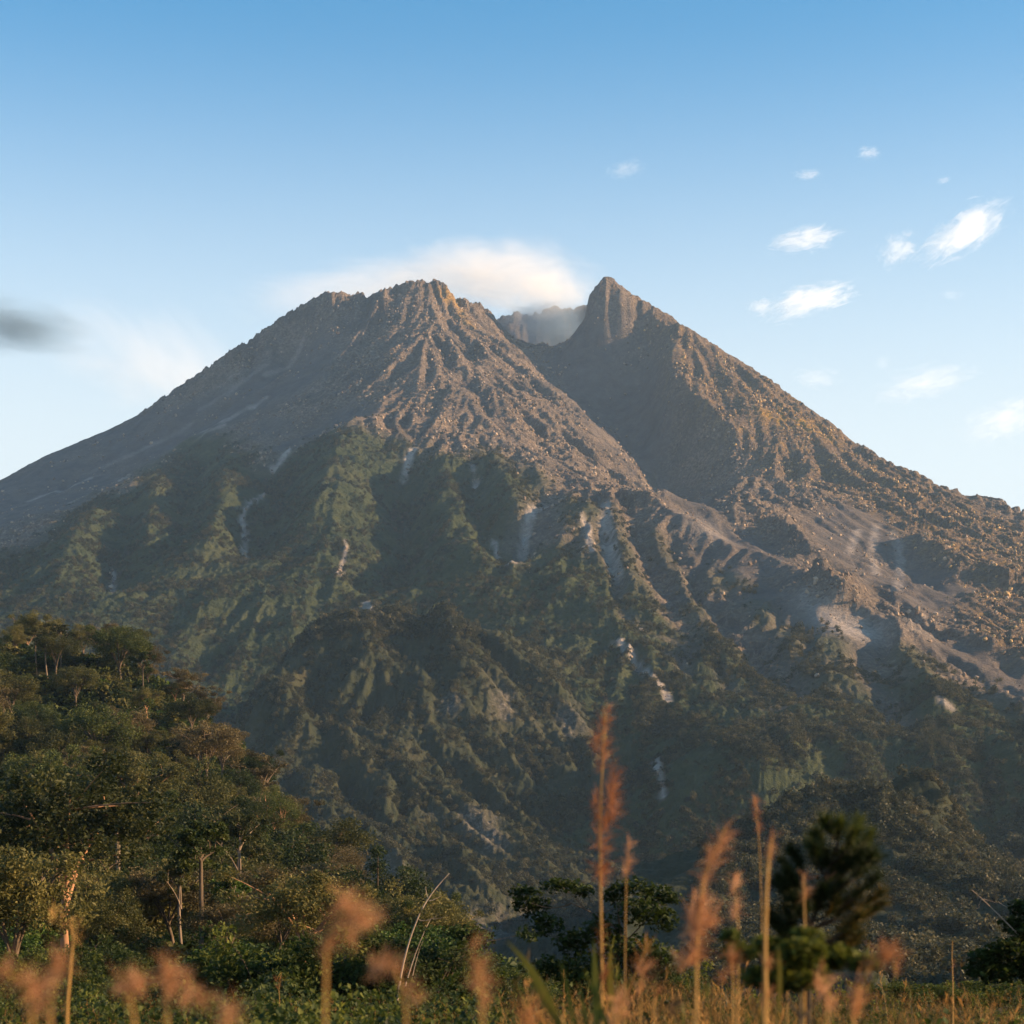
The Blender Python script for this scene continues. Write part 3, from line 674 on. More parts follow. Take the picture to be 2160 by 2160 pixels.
BARK_PALE = bark_material("pale_bark", (.16, .12, .09), (.42, .33, .25), 2.5)
BARK_DARK = bark_material("dark_bark", (.045, .034, .024), (.13, .095, .065), 3.0)
BARK_MID = bark_material("grey_bark", (.09, .070, .052), (.22, .165, .12), 2.5)
BARK_RED = bark_material("ruddy_bark", (.16, .085, .045), (.38, .21, .12), 2.0)
LEAF_DARK = leaf_material("dark_leaf", [(0.0, (.010, .020, .005)), (0.5, (.032, .050, .011)), (1.0, (.080, .095, .022))], .4, ovar=.8)
LEAF_OLIVE = leaf_material("olive_leaf", [(0.0, (.021, .029, .008)), (0.5, (.066, .070, .020)), (1.0, (.155, .138, .042))], .4, ovar=.8)
LEAF_DRY = leaf_material("dry_leaf", [(0.0, (.040, .034, .014)), (0.5, (.100, .080, .034)), (1.0, (.19, .145, .064))])
LEAF_FRESH = leaf_material("fresh_leaf", [(0.0, (.014, .032, .006)), (0.5, (.042, .080, .012)), (1.0, (.095, .145, .024))])
LEAF_FAR = leaf_material("far_leaf", [(0.0, (.022, .028, .014)), (0.5, (.050, .053, .025)), (1.0, (.105, .090, .044))], 0.35, ovar=0.8)

def bez(a, b, c, n):
    t = np.linspace(0, 1, n)[:, None]; a, b, c = map(np.asarray, (a, b, c))
    return (1 - t) ** 2 * a + 2 * t * (1 - t) * b + t ** 2 * c

def tree_meshes(seed, H, W, style, bark, leaf, nleaf=3200, lsize=0.42, fork=None, lean=0.0):
    """trunk with limbs, and a crown of leaf clumps hung on the limb ends; returns (trunk mesh, crown mesh)"""
    rs = np.random.RandomState(seed)
    T = MB(); K = MB(); tips = []
    fh = H * (fork if fork is not None else {'umbrella': 0.42, 'round': 0.25, 'slender': 0.74, 'dry': 0.3, 'shrub': 0.08}[style])
    r = H * {'umbrella': .020, 'round': .022, 'slender': .014, 'dry': .018, 'shrub': .012}[style]
    top = np.array([lean * fh + rs.normal() * .03 * H, rs.normal() * .03 * H, fh])
    base = np.array([0, 0, -0.03 * H - 0.3])
    T.tube(bez(base, (top + base) / 2 + rs.normal(size=3) * [.03 * H, .03 * H, 0], top, 6), r * 1.25, r * .8, 7)
    nl = {'umbrella': 5, 'round': 6, 'slender': 5, 'dry': 7, 'shrub': 8}[style]
    for k in range(nl):
        an = 2 * np.pi * (k + rs.rand() * .7) / nl; el = rs.uniform(.35, 1.0)
        rr = W * .5 * rs.uniform(.45, .85)
        zt = {'umbrella': H * rs.uniform(.76, .90), 'round': H * rs.uniform(.45, .88), 'slender': H * rs.uniform(.72, .93), 'dry': H * rs.uniform(.5, .92), 'shrub': H * rs.uniform(.3, .85)}[style]
        e = np.array([top[0] + rr * np.cos(an), top[1] + rr * np.sin(an), zt])
        if style == 'slender' and k == 0: e = np.array([top[0], top[1], H * .95])
        s0 = top * 1.0 if k % 3 else base + (top - base) * rs.uniform(.7, 1)
        m = s0 + (e - s0) * [.35, .35, .65]
        P = bez(s0, m, e, 6); T.tube(P, r * .62, r * .18, 5); tips.append((e, 1.0))
        for q in range(4):
            t0 = P[rs.randint(2, 5)]; e2 = t0 + np.array([rs.normal() * W * .16, rs.normal() * W * .16, abs(rs.normal()) * H * .10 + .02 * H])
            e2[2] = min(e2[2], H * .97)
            T.tube(bez(t0, (t0 + e2) / 2 + [0, 0, .02 * H], e2, 4), r * .26, r * .08, 4); tips.append((e2, .8))
    ncl = len(tips); extra = {'umbrella': 34, 'round': 34, 'slender': 10, 'dry': 8, 'shrub': 22}[style]
    for k in range(extra):
        a = rs.rand() * 2 * np.pi; q = math.sqrt(rs.rand())
        zc = {'umbrella': .80 - .14 * q * q, 'round': .62, 'slender': .82, 'dry': .75, 'shrub': .5}[style]
        zz = {'umbrella': .12, 'round': .26 * math.sqrt(max(0, 1 - q * q)), 'slender': .12, 'dry': .15, 'shrub': .36 * math.sqrt(max(0, 1 - q * q))}[style]
        tips.append((np.array([top[0] + q * W * .46 * np.cos(a), top[1] + q * W * .46 * np.sin(a), H * (zc + zz * rs.uniform(-1, 1))]), 1.0))
    per = nleaf // len(tips)
    for e, w in tips:
        cr = W * rs.uniform(.09, .15) * w; fl = {'umbrella': .6, 'round': .75, 'slender': .6, 'dry': .5, 'shrub': .8}[style]
        n = int(per * rs.uniform(.6, 1.4))
        d = rs.normal(size=(n, 3)); d /= np.linalg.norm(d, axis=1)[:, None]; d *= (rs.rand(n) ** .45)[:, None]
        C_ = e + d * [cr, cr, cr * fl]
        tint = np.clip(.42 + .16 * rs.normal() + .12 * rs.normal(size=n), 0, 1)
        K.leaves(C_, lsize, rs, tint, 0.5 if style == 'umbrella' else 0.2)
    return T.mesh(style + "_trunk", bark, True), K.mesh(style + "_crown", leaf)

def obj(name, me, parent=None, loc=(0, 0, 0)):
    o = bpy.data.objects.new(name, me); COL.objects.link(o); o.location = loc
    if parent: o.parent = parent
    return o

def thing(name, label, cat, loc=(0, 0, 0), rz=0.0, sc=1.0, group=None):
    o = bpy.data.objects.new(name, None); COL.objects.link(o); o.empty_display_size = 0.3
    o.location = loc; o.rotation_euler = (0, 0, rz); o.scale = (sc, sc, sc) if np.isscalar(sc) else sc
    o["label"] = label; o["category"] = cat
    if group: o["group"] = group
    return o

def plant(name, meshes, label, cat, loc, rz=0.0, sc=1.0, group=None, parts=("trunk", "crown")):
    t = thing(name, label, cat, loc, rz, sc, group)
    for pn, me in zip(parts, meshes): obj(pn, me, t)
    return t

def scatter(name, protos, P, rot, scl, which, label=None, cat=None):
    """uncountable growth or stones: one object that sets copies of a few pieces on many points"""
    lib = bpy.data.collections.new(name + "_pieces")
    for k, me in enumerate(protos):
        lib.objects.link(bpy.data.objects.new("piece_%d" % k, me))
    n = len(P); me = bpy.data.meshes.new(name)
    me.vertices.add(n); me.vertices.foreach_set("co", np.asarray(P, np.float32).ravel())
    for nm, typ, arr in (("rot", 'FLOAT_VECTOR', rot), ("scl", 'FLOAT_VECTOR', scl)):
        a = me.attributes.new(nm, typ, 'POINT'); a.data.foreach_set("vector", np.asarray(arr, np.float32).ravel())
    a = me.attributes.new("which", 'INT', 'POINT'); a.data.foreach_set("value", np.asarray(which, np.int32))
    o = bpy.data.objects.new(name, me); COL.objects.link(o); o["kind"] = "stuff"
    if label: o["label"] = label
    if cat: o["category"] = cat
    ng = bpy.data.node_groups.new(name + "_nodes", 'GeometryNodeTree')
    ng.interface.new_socket("Geometry", in_out='INPUT', socket_type='NodeSocketGeometry')
    ng.interface.new_socket("Geometry", in_out='OUTPUT', socket_type='NodeSocketGeometry')
    gi = ng.nodes.new("NodeGroupInput"); go = ng.nodes.new("NodeGroupOutput"); ip = ng.nodes.new("GeometryNodeInstanceOnPoints")
    ci = ng.nodes.new("GeometryNodeCollectionInfo"); ci.inputs["Collection"].default_value = lib
    ci.inputs["Separate Children"].default_value = True; ci.inputs["Reset Children"].default_value = True
    def na(nm, typ):
        q = ng.nodes.new("GeometryNodeInputNamedAttribute"); q.data_type = typ; q.inputs["Name"].default_value = nm; return q.outputs[0]
    ng.links.new(gi.outputs[0], ip.inputs["Points"]); ng.links.new(ci.outputs[0], ip.inputs["Instance"])
    ip.inputs["Pick Instance"].default_value = True
    ng.links.new(na("which", 'INT'), ip.inputs["Instance Index"]); ng.links.new(na("rot", 'FLOAT_VECTOR'), ip.inputs["Rotation"]); ng.links.new(na("scl", 'FLOAT_VECTOR'), ip.inputs["Scale"])
    ng.links.new(ip.outputs[0], go.inputs[0])
    md = o.modifiers.new("copies", 'NODES'); md.node_group = ng
    return o

def rock_mesh(seed, mat):
    rs = np.random.RandomState(seed)
    import bmesh
    bm = bmesh.new(); bmesh.ops.create_icosphere(bm, subdivisions=1, radius=1.0)
    ax = rs.normal(size=(7, 3)); ax /= np.linalg.norm(ax, axis=1)[:, None]; cut = rs.uniform(.45, .8, 7)
    for v in bm.verts:
        p = np.array(v.co) * rs.uniform(.8, 1.2)
        for a_, c_ in zip(ax, cut):
            d = p @ a_
            if d > c_: p = p - a_ * (d - c_)
        v.co = p
    me = bpy.data.meshes.new("boulder"); bm.to_mesh(me); bm.free(); me.materials.append(mat); return me

# boulders and blocks littering the upper cone
def rock_material(name, stops):
    m, nt, b = new_mat(name, 0.92, 0.1)
    oi = nd(nt, "ShaderNodeObjectInfo")
    nt.links.new(ramp(nt, oi.outputs["Random"], stops), b.inputs["Base Color"]); return m
ROCK_GREY = rock_material("grey_lava_rock", [(0, (.09, .068, .055)), (.6, (.21, .158, .12)), (1, (.33, .255, .19))])
ROCK_BROWN = rock_material("brown_lava_rock", [(0, (.07, .05, .036)), (.6, (.22, .155, .10)), (1, (.42, .28, .12))])
rs = np.random.RandomState(5)
def scatter_rocks(name, label, n, mask, mat, smin, smax, seed):
    """mask: where on the volcano grid, 0..1"""
    rs = np.random.RandomState(seed)
    skl = np.interp(PXv, T_SKY[:, 0], T_SKY[:, 1])
    vis = ((PYv > skl + 14) & (PXv > -60) & (PXv < 2220) & (V.Y < 4700)).ravel()
    p = mask.ravel() * vis; p = p / p.sum()
    k = rs.choice(p.size, n, p=p)
    x = V.X.ravel()[k] + rs.uniform(-3, 3, n); y = V.Y.ravel()[k] + rs.uniform(-3, 3, n)
    fx = (x / y + 0.300) / 0.600 * 979; fy = np.searchsorted(YR, y)
    i = np.clip(fx, 0, 977.9).astype(int); j = np.clip(fy, 0, 877.9).astype(int)
    z = Z[j, i]
    s_ = smin + (smax - smin) * rs.rand(n) ** 4
    scatter(name, [rock_mesh(seed * 10 + q, mat) for q in range(5)], np.stack([x, y, z], -1), rs.uniform(0, 6.28, (n, 3)), s_[:, None] * rs.uniform(.7, 1.2, (n, 3)), rs.randint(0, 5, n), label, "boulders")
fan_ = blur(inside([(1180, 1030), (1290, 1035), (1500, 1150), (1900, 1340), (2160, 1400), (2400, 1500), (2300, 1700), (1300, 1500)], PXv, PYv).astype(float), 6)
base_rock = np.clip((1 - veg) * (1 - 0.96 * ash) * (1 - .85 * fan_) * np.clip(fbm(V.X / 70, V.Y / 70, 4, 66) * 2.2 + .12, 0.02, 1), 0, 1)
scatter_rocks("boulder_scree", "grey boulders littering the bare rocky slopes of the volcano", 20000, base_rock * (1 - brown), ROCK_GREY, 0.9, 4.4, 3)
scatter_rocks("brown_boulder_scree", "brown and ochre boulders on the right flank below the pointed peak", 15000, base_rock * brown, ROCK_BROWN, 0.9, 4.2, 4)

# scrub trees on the far and middle slopes
def clump_mesh(seed, mat, n=70, tall=1.0, leaf=.42):
    rs = np.random.RandomState(seed); K = MB()
    for q in range(6):
        c = rs.normal(size=3) * [.42, .42, .2] + [0, 0, .55 * tall]
        d = rs.normal(size=(n // 6, 3)); d /= np.linalg.norm(d, axis=1)[:, None]
        K.leaves(c + d * .42, leaf, rs, np.clip(.45 + .2 * rs.normal() + .12 * rs.normal(size=n // 6), 0, 1), .5, .8)
    return K.mesh("scrub_clump", mat)
CL = [clump_mesh(200 + k, LEAF_FAR, 240, .8 + .1 * k, .25) for k in range(5)]
def scatter_scrub(name, label, F, n, seed, smin, smax, mask, zfun):
    rs = np.random.RandomState(seed)
    p = mask.ravel().astype(float); p /= p.sum(); k = rs.choice(p.size, n, p=p)
    x = F.X.ravel()[k] + rs.uniform(-F.c, F.c, n) * .5; y = F.Y.ravel()[k] + rs.uniform(-F.c, F.c, n) * .5
    z = zfun(x, y); s_ = smin + (smax - smin) * rs.rand(n) ** 2
    scatter(name, CL, np.stack([x, y, z - .2 * s_], -1), np.stack([rs.normal(size=n) * .1, rs.normal(size=n) * .1, rs.uniform(0, 6.28, n)], -1), s_[:, None] * rs.uniform(.8, 1.2, (n, 3)), rs.randint(0, 5, n), label, "scrub")
mpx, mpy = M.pix()
dens = np.clip(.35 + 1.2 * fbm(M.X / 60, M.Y / 60, 3, 12), 0.03, 1) * (bare < .2) * (mpx > 380) * (mpx < 1650) * (M.Y > 1250) * (M.Y < 2150)
dens *= 1 + 2.5 * ((mpy < 1345) & (mpx > 590) & (mpx < 1010))
scatter_scrub("hillside_scrub", "dark scrub and small trees covering the middle hill", M, 15000, 31, 1.2, 5.0, dens, lambda x, y: M.sample(x, y))
crest = ((mpy < 1340) & (mpx > 585) & (mpx < 1010) & (M.Y > 1950) & (M.Y < 2110)) * np.clip(.4 + fbm(M.X / 40, M.Y / 40, 2, 16), .05, 1)
scatter_scrub("crest_wood", "dark round trees along the crest of the middle hill", M, 700, 35, 4.0, 9.0, crest, lambda x, y: M.sample(x, y))
qx, qy = Q.pix()
scatter_scrub("hillside_wood", "bushy trees covering the low hill at lower right", Q, 9000, 32, 1.4, 6.0, ((qx > 1480) & (qx < 2240) & (Q.Y > 420)) * np.clip(.5 + fbm(Q.X / 30, Q.Y / 30, 2, 14), .05, 1), lambda x, y: Q.sample(x, y))
vm = (1 + 2.0 * (V.Y < 2250) * (PXv > 1350)) * np.clip(veg, 0, 1) * np.clip(.25 + 1.3 * fbm(V.X / 70, V.Y / 70, 3, 13), 0.02, 1) * (V.Y < 3900) * (PXv > -40) * (PXv < 2200)
scatter_scrub("slope_scrub", "scrub covering the green lower face of the volcano", V, 32000, 33, 1.4, 5.2, vm, lambda x, y: V.sample(x, y))
kx, ky = K.pix()
scatter_scrub("ridge_wood", "dark trees covering the shaded ridge at the right edge", K, 3500, 34, 3.0, 8.0, ((kx > 1950) & (kx < 2350)).astype(float), lambda x, y: K.sample(x, y))

# ------------------------------------------------------------------ the forest on the left hill, tree by tree
TREES = {
    'umbrella': [tree_meshes(300 + k, 12, 12, 'umbrella', (BARK_DARK, BARK_DARK, BARK_RED)[k], (LEAF_OLIVE, LEAF_DRY, LEAF_OLIVE)[k], 11000, .30) for k in range(3)],
    'round': [tree_meshes(320 + k, 11, 11, 'round', BARK_DARK, (LEAF_DARK, LEAF_OLIVE, LEAF_OLIVE)[k], 12000, .30) for k in range(3)],
    'slender': [tree_meshes(340 + k, 13, 6, 'slender', (BARK_MID, BARK_DARK)[k], (LEAF_OLIVE, LEAF_DARK)[k], 4200, .30) for k in range(2)],
    'dry': [tree_meshes(360 + k, 11, 9, 'dry', BARK_MID, LEAF_DRY, 6500, .28) for k in range(2)],
    'shrub': [tree_meshes(380 + k, 4.5, 6, 'shrub', BARK_DARK, (LEAF_FRESH, LEAF_DARK, LEAF_FRESH)[k], 4500, .23) for k in range(3)],
}
def hz_(px, d):
    x = (px - 1080) / FPX * d
    return Vector((x, d, float(L.sample(x, d))))
def tree_at(px, d, style, k, label, name=None, h=None, group=None, cat="tree", rz=None):
    p = hz_(px, d); H0 = {'umbrella': 12, 'round': 11, 'slender': 13, 'dry': 11, 'shrub': 4.5}[style]
    s_ = (h or H0) / H0
    return plant(name or {'umbrella': 'spreading_tree', 'round': 'dense_tree', 'slender': 'slender_tree', 'dry': 'dry_tree', 'shrub': 'leafy_shrub'}[style], TREES[style][k], label, cat, p, random.uniform(0, 6.28) if rz is None else rz, s_, group)
random.seed(4)
# trees one can point at
FORK = tree_meshes(401, 15, 13, 'umbrella', BARK_PALE, LEAF_OLIVE, 9000, .30, fork=.16)
plant("forked_tree", FORK, "pale forked trunk rising from low undergrowth at left, under a wide dark crown", "tree", hz_(100, 330), 1.3, 1.0)
FORK2 = tree_meshes(402, 12, 9, 'umbrella', BARK_PALE, LEAF_DARK, 5500, .30, fork=.10)
plant("forked_tree", FORK2, "small V-shaped trunk at the far left edge, beside the big pale forked tree", "tree", hz_(36, 335), 0.4, 1.0)
TALL = tree_meshes(403, 17, 13, 'umbrella', BARK_RED, LEAF_DARK, 12000, .28, fork=.46, lean=.08)
plant("tall_tree", TALL, "tall tree with a bare orange-lit trunk and dark crown, lower left", "tree", hz_(258, 238), 0.0, 1.0)
tree_at(435, 545, 'dry', 0, "feathery tree with pale bare branches on the skyline of the forest hill", h=15, rz=1.0)
tree_at(385, 560, 'dry', 1, "brownish feathery tree on the crest, left of the pale-branched one", h=15, rz=2.0)
tree_at(508, 500, 'slender', 0, "lone small tree sticking out from the right edge of the forest hill", h=8.5, rz=0.5)
BIG = tree_meshes(404, 16, 15, 'round', BARK_RED, LEAF_DARK, 15000, .28, fork=.30)
plant("dense_tree", BIG, "big dark round tree with twisted lit branches low on its right side", "tree", hz_(575, 375), 0.8, 1.0)
BIG2 = tree_meshes(405, 13, 17, 'umbrella', BARK_DARK, LEAF_DRY, 12000, .28, fork=.30)
plant("spreading_tree", BIG2, "wide brown dome-crowned tree at the foot of the forest edge", "tree", hz_(690, 330), 0.8, 1.0)
for px, d, h, lab in [(78, 560, 14, "leftmost of three slender pale trunks high on the forest hill"), (103, 555, 15, "middle one of three slender pale trunks high on the forest hill"), (126, 565, 14, "rightmost of three slender pale trunks high on the forest hill")]:
    tree_at(px, d, 'slender', 0, lab, h=h, group="slender pale trunks high on the forest hill")
tree_at(262, 470, 'umbrella', 1, "brown umbrella tree with orange-lit trunk in the middle of the forest", h=14)
tree_at(180, 615, 'umbrella', 0, "broad dark flat-topped tree on the hill crest at upper left", h=14)
tree_at(60, 620, 'umbrella', 2, "flat-topped tree on the crest at the very left edge", h=14)
tree_at(300, 590, 'umbrella', 1, "rounded tree on the crest between the flat-topped and feathery trees", h=14)
SLIM = tree_meshes(406, 9, 5, 'slender', BARK_PALE, LEAF_FRESH, 1800, .34)
plant("slender_tree", SLIM, "young bright green tree with a thin pale trunk amid shrubs", "tree", hz_(480, 215), 0.2, 1.0)
plant("slender_tree", SLIM, "young thin tree just below the bright green shrubs", "tree", hz_(498, 165), 1.9, 0.9)
# the rest of the wood
taken = [(100, 330), (36, 335), (258, 238), (575, 375), (690, 330)]
rsf = np.random.RandomState(12)
KINDS = {'umbrella': [("olive spreading tree", "olive spreading trees"), ("brown spreading tree", "brown spreading trees"), ("olive spreading tree", "olive spreading trees")], 'round': [("dark green round tree", "dark green round trees"), ("olive round tree", "olive round trees"), ("olive round tree", "olive round trees")],
         'slender': [("narrow grey-trunked tree", "narrow grey-trunked trees"), ("narrow dark tree", "narrow dark trees")], 'dry': [("thin brownish tree with pale branches", "thin brownish trees")] * 2, 'shrub': [("bright green shrub", "bright green shrubs"), ("dark green shrub", "dark green shrubs"), ("bright green shrub", "bright green shrubs")]}
def where(px, d):
    side = "at the left edge" if px < 130 else ("in the left half" if px < 380 else ("towards the right side" if px < 620 else "by the right-hand edge"))
    zone = "foot" if d < 200 else ("lower slope" if d < 290 else ("middle slope" if d < 420 else "upper slope"))
    return "on forest hill's %s, %s" % (zone, side)
pts = []
tries = 0
while len(pts) < 250 and tries < 14000:
    tries += 1
    d = 120 * (640 / 120.) ** rsf.rand(); px = rsf.uniform(-60, 1000)
    x = (px - 1080) / FPX * d; z = float(L.sample(x, d))
    py = HY - FPX * (z - EYE) / d
    edge = np.interp(d, [120, 230, 270, 330, 420, 470, 530, 600, 650], [1000, 930, 890, 775, 640, 560, 470, 270, 150])
    if px > edge: continue
    if d > 600 and px > 240: continue
    gap = 3.0 + d * 0.0088
    if any((x - q[0]) ** 2 + (d - q[1]) ** 2 < gap * gap for q in pts): continue
    if any(abs(px - t[0]) < 50 and t[1] - 40 < d < t[1] + 3 for t in taken): continue
    pts.append((x, d, z, px))
for x, d, z, px in pts:
    u = rsf.rand()
    if d < 260: st = 'shrub' if u < .60 else ('round' if u < .84 else ('umbrella' if u < .94 else 'slender'))
    elif d < 420: st = 'round' if u < .42 else ('umbrella' if u < .70 else ('dry' if u < .80 else ('shrub' if u < .93 else 'slender')))
    else: st = 'umbrella' if u < .40 else ('round' if u < .84 else ('dry' if u < .93 else 'slender'))
    k = rsf.randint(len(TREES[st])); H0 = {'umbrella': 12, 'round': 11, 'slender': 13, 'dry': 11, 'shrub': 4.5}[st]
    s_ = rsf.choice([.7, .95, 1.2, 1.5], p=[.25, .3, .3, .15]) * rsf.uniform(.9, 1.1) * (1.0 if d > 260 else .8) * (1.02 if d > 480 else 1.05)
    plant({'umbrella': 'spreading_tree', 'round': 'dense_tree', 'slender': 'slender_tree', 'dry': 'dry_tree', 'shrub': 'leafy_shrub'}[st], TREES[st][k], KINDS[st][k][0] + " " + where(px, d), "shrub" if st == 'shrub' else "tree", (x, d, z), rsf.uniform(0, 6.28), (s_ * rsf.uniform(.9, 1.1), s_ * rsf.uniform(.9, 1.1), s_), KINDS[st][k][1] + " of the forest hill")
# undergrowth filling the gaps
n = 9500
d = 112 * (640 / 112.) ** rsf.rand(n); px = rsf.uniform(-60, 1200, n); x = (px - 1080) / FPX * d
keep = px < np.interp(d, [112, 230, 270, 330, 420, 470, 530, 600, 650], [1200, 1200, 1200, 1200, 1150, 1000, 600, 320, 200])
x, d = x[keep], d[keep]; n = len(x)
UG = [clump_mesh(420 + k, (LEAF_DARK, LEAF_FRESH, LEAF_OLIVE, LEAF_DARK)[k], 260, .8, .28) for k in range(4)]
sc_ = rsf.uniform(.8, 2.0, n) * (0.7 + d / 400)
scatter("undergrowth", UG, np.stack([x, d, L.sample(x, d) - .1], -1), np.stack([rsf.normal(size=n) * .1, rsf.normal(size=n) * .1, rsf.uniform(0, 6.28, n)], -1), sc_[:, None] * rsf.uniform(.8, 1.2, (n, 3)), rsf.choice(4, n, p=[.45, .10, .25, .20]), "low dark undergrowth between the trees of the left hill", "undergrowth")

# ------------------------------------------------------------------ shrubs and small trees at the far side of the field
def gz(x, y): return float(ground_z(np.array(x), np.array(y)))
def gp(px, d):
    x = (px - 1080) / FPX * d; return Vector((x, d, gz(x, d)))
LEAF_NEAR = leaf_material("glossy_leaf", [(0.0, (.010, .020, .004)), (0.5, (.036, .055, .010)), (1.0, (.125, .135, .020))], .4, ovar=.6, rough=.7)
SH = [tree_meshes(440 + k, 2.4, 3.0, 'shrub', BARK_DARK, LEAF_NEAR, 5200, .12) for k in range(3)]
rss = np.random.RandomState(22)
def shl(px, dd):
    return "dark leafy shrub in thicket, " + ("below the left forest edge" if px < 260 else "below the bright green forest shrubs" if px < 560 else "under the large bent blurred plume" if px < 780 else "around the bare leaning sapling" if px < 1000 else "behind the small leafy tree") + (", nearer row" if dd < 85 else ", back row")
for k in range(46):
    px = rss.uniform(-40, 1060) if k < 38 else rss.uniform(1040, 1500); dd = rss.uniform(62, 108)
    plant("field_shrub", SH[k % 3], shl(px, dd), "shrub", gp(px, dd), rss.uniform(0, 6.28), rss.uniform(.7, 1.6) * (1.0 if px < 1000 else .7), "shrubs in the thicket behind the grass")
for k, px in enumerate([1905, 1960, 2010, 2070, 2130, 2190]):
    plant("bank_shrub", SH[k % 3], "low dense green shrub of the bank behind the grass at right", "shrub", gp(px, 88 + 4 * (k % 2)), k * 1.3, (1.5, 1.2, .72), "low shrubs of the green bank at right")

def twig_mesh(P, r, name, mat, twigs=()):
    T = MB(); T.tube(P, r, r * .35, 6)
    for a, b, c in twigs: T.tube(bez(a, b, c, 5), r * .4, r * .12, 5)
    return T.mesh(name, mat, True)

# leafy small tree in the middle, 40 m off: several spreading leaf pads on crooked limbs
def pad_tree(name, label, px, d, pads, limbs, lsize, seed, mat, leafn):
    rs = np.random.RandomState(seed); base = gp(px, d)
    t = thing(name, label, "tree", base)
    T = MB(); K_ = MB()
    def loc(q):
        v = at(q[0], q[1], d + (q[2] if len(q) > 2 else 0)) - base; return np.array(v)
    for a, b, c, r0, r1 in limbs: T.tube(bez(loc(a), loc(b), loc(c), 8), r0, r1, 7)
    for cx, cy, w, h, dz in pads:
        c = loc((cx, cy, dz)); s1 = w / FPX * d * .44; s2 = h / FPX * d * .40
        n = int(leafn * w * h / 6000)
        dirs = rs.normal(size=(n, 3)); dirs /= np.linalg.norm(dirs, axis=1)[:, None]; dirs *= (rs.rand(n) ** .5)[:, None]
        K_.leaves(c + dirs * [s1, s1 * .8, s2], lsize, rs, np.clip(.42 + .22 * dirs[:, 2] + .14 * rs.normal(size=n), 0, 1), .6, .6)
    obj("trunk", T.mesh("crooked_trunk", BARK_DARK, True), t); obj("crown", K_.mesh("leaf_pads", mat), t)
    return t
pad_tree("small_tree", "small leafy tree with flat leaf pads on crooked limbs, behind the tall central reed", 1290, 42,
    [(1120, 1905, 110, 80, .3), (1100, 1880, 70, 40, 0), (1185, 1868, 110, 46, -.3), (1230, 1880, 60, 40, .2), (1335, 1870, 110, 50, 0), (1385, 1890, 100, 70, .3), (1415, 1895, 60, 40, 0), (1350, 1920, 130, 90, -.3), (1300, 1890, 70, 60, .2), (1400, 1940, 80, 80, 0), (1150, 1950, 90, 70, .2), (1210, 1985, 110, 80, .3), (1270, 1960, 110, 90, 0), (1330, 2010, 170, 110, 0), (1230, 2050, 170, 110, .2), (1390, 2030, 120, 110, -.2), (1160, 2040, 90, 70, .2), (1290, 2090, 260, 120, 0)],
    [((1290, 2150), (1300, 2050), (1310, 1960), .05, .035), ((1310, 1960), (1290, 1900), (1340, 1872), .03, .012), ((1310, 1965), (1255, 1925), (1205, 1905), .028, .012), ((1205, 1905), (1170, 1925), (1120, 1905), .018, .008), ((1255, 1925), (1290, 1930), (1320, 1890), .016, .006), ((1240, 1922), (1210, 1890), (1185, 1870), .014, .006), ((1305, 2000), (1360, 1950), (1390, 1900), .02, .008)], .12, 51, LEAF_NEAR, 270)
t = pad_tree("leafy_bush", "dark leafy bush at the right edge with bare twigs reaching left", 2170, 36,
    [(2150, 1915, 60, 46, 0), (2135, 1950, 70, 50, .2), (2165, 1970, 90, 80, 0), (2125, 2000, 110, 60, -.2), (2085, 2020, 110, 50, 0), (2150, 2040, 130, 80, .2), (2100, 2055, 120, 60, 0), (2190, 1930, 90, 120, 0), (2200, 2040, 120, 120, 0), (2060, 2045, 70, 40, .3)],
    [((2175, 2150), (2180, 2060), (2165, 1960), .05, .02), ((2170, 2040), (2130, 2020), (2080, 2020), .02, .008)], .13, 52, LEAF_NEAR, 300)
b_ = Vector(t.location)
def lo(px, py, d): return np.array(at(px, py, d) - b_)
obj("bare_twig", twig_mesh(bez(lo(2160, 1985, 36), lo(2110, 1930, 36), lo(2050, 1877, 36), 9), .016, "bare_twig", BARK_PALE, [(lo(2072, 1896, 36), lo(2066, 1900, 36), lo(2064, 1916, 36)), (lo(2072, 1896, 36), lo(2090, 1900, 36), lo(2100, 1904, 36))]), t)
obj("bare_twig", twig_mesh(bez(lo(2170, 1935, 36), lo(2140, 1925, 36), lo(2105, 1902, 36), 7), .012, "bare_twig", BARK_PALE), t)
# bare leaning sapling
base = gp(838, 55); t = thing("bare_sapling", "thin bare leaning sapling with forked twigs above the shrubs, left of centre", "sapling", base)
def lo2(px, py): return np.array(at(px, py, 55) - base)
obj("stem", twig_mesh(np.concatenate([bez(lo2(838, 2110), lo2(850, 2010), lo2(880, 1940), 8), bez(lo2(884, 1930), lo2(905, 1885), lo2(948, 1842), 7)]), .035, "stem", BARK_PALE,
    [(lo2(903, 1895), lo2(898, 1885), lo2(898, 1870)), (lo2(905, 1900), lo2(920, 1898), lo2(932, 1888)), (lo2(880, 1938), lo2(895, 1950), lo2(925, 1930))]), t)
obj("stem", twig_mesh(bez(lo2(855, 2080), lo2(880, 1990), lo2(909, 1937), 8), .022, "stem", BARK_PALE, [(lo2(909, 1938), lo2(930, 1940), lo2(945, 1930))]), t)
obj("stem", twig_mesh(bez(lo2(868, 2070), lo2(880, 2010), lo2(892, 1985), 6), .014, "stem", BARK_PALE), t)

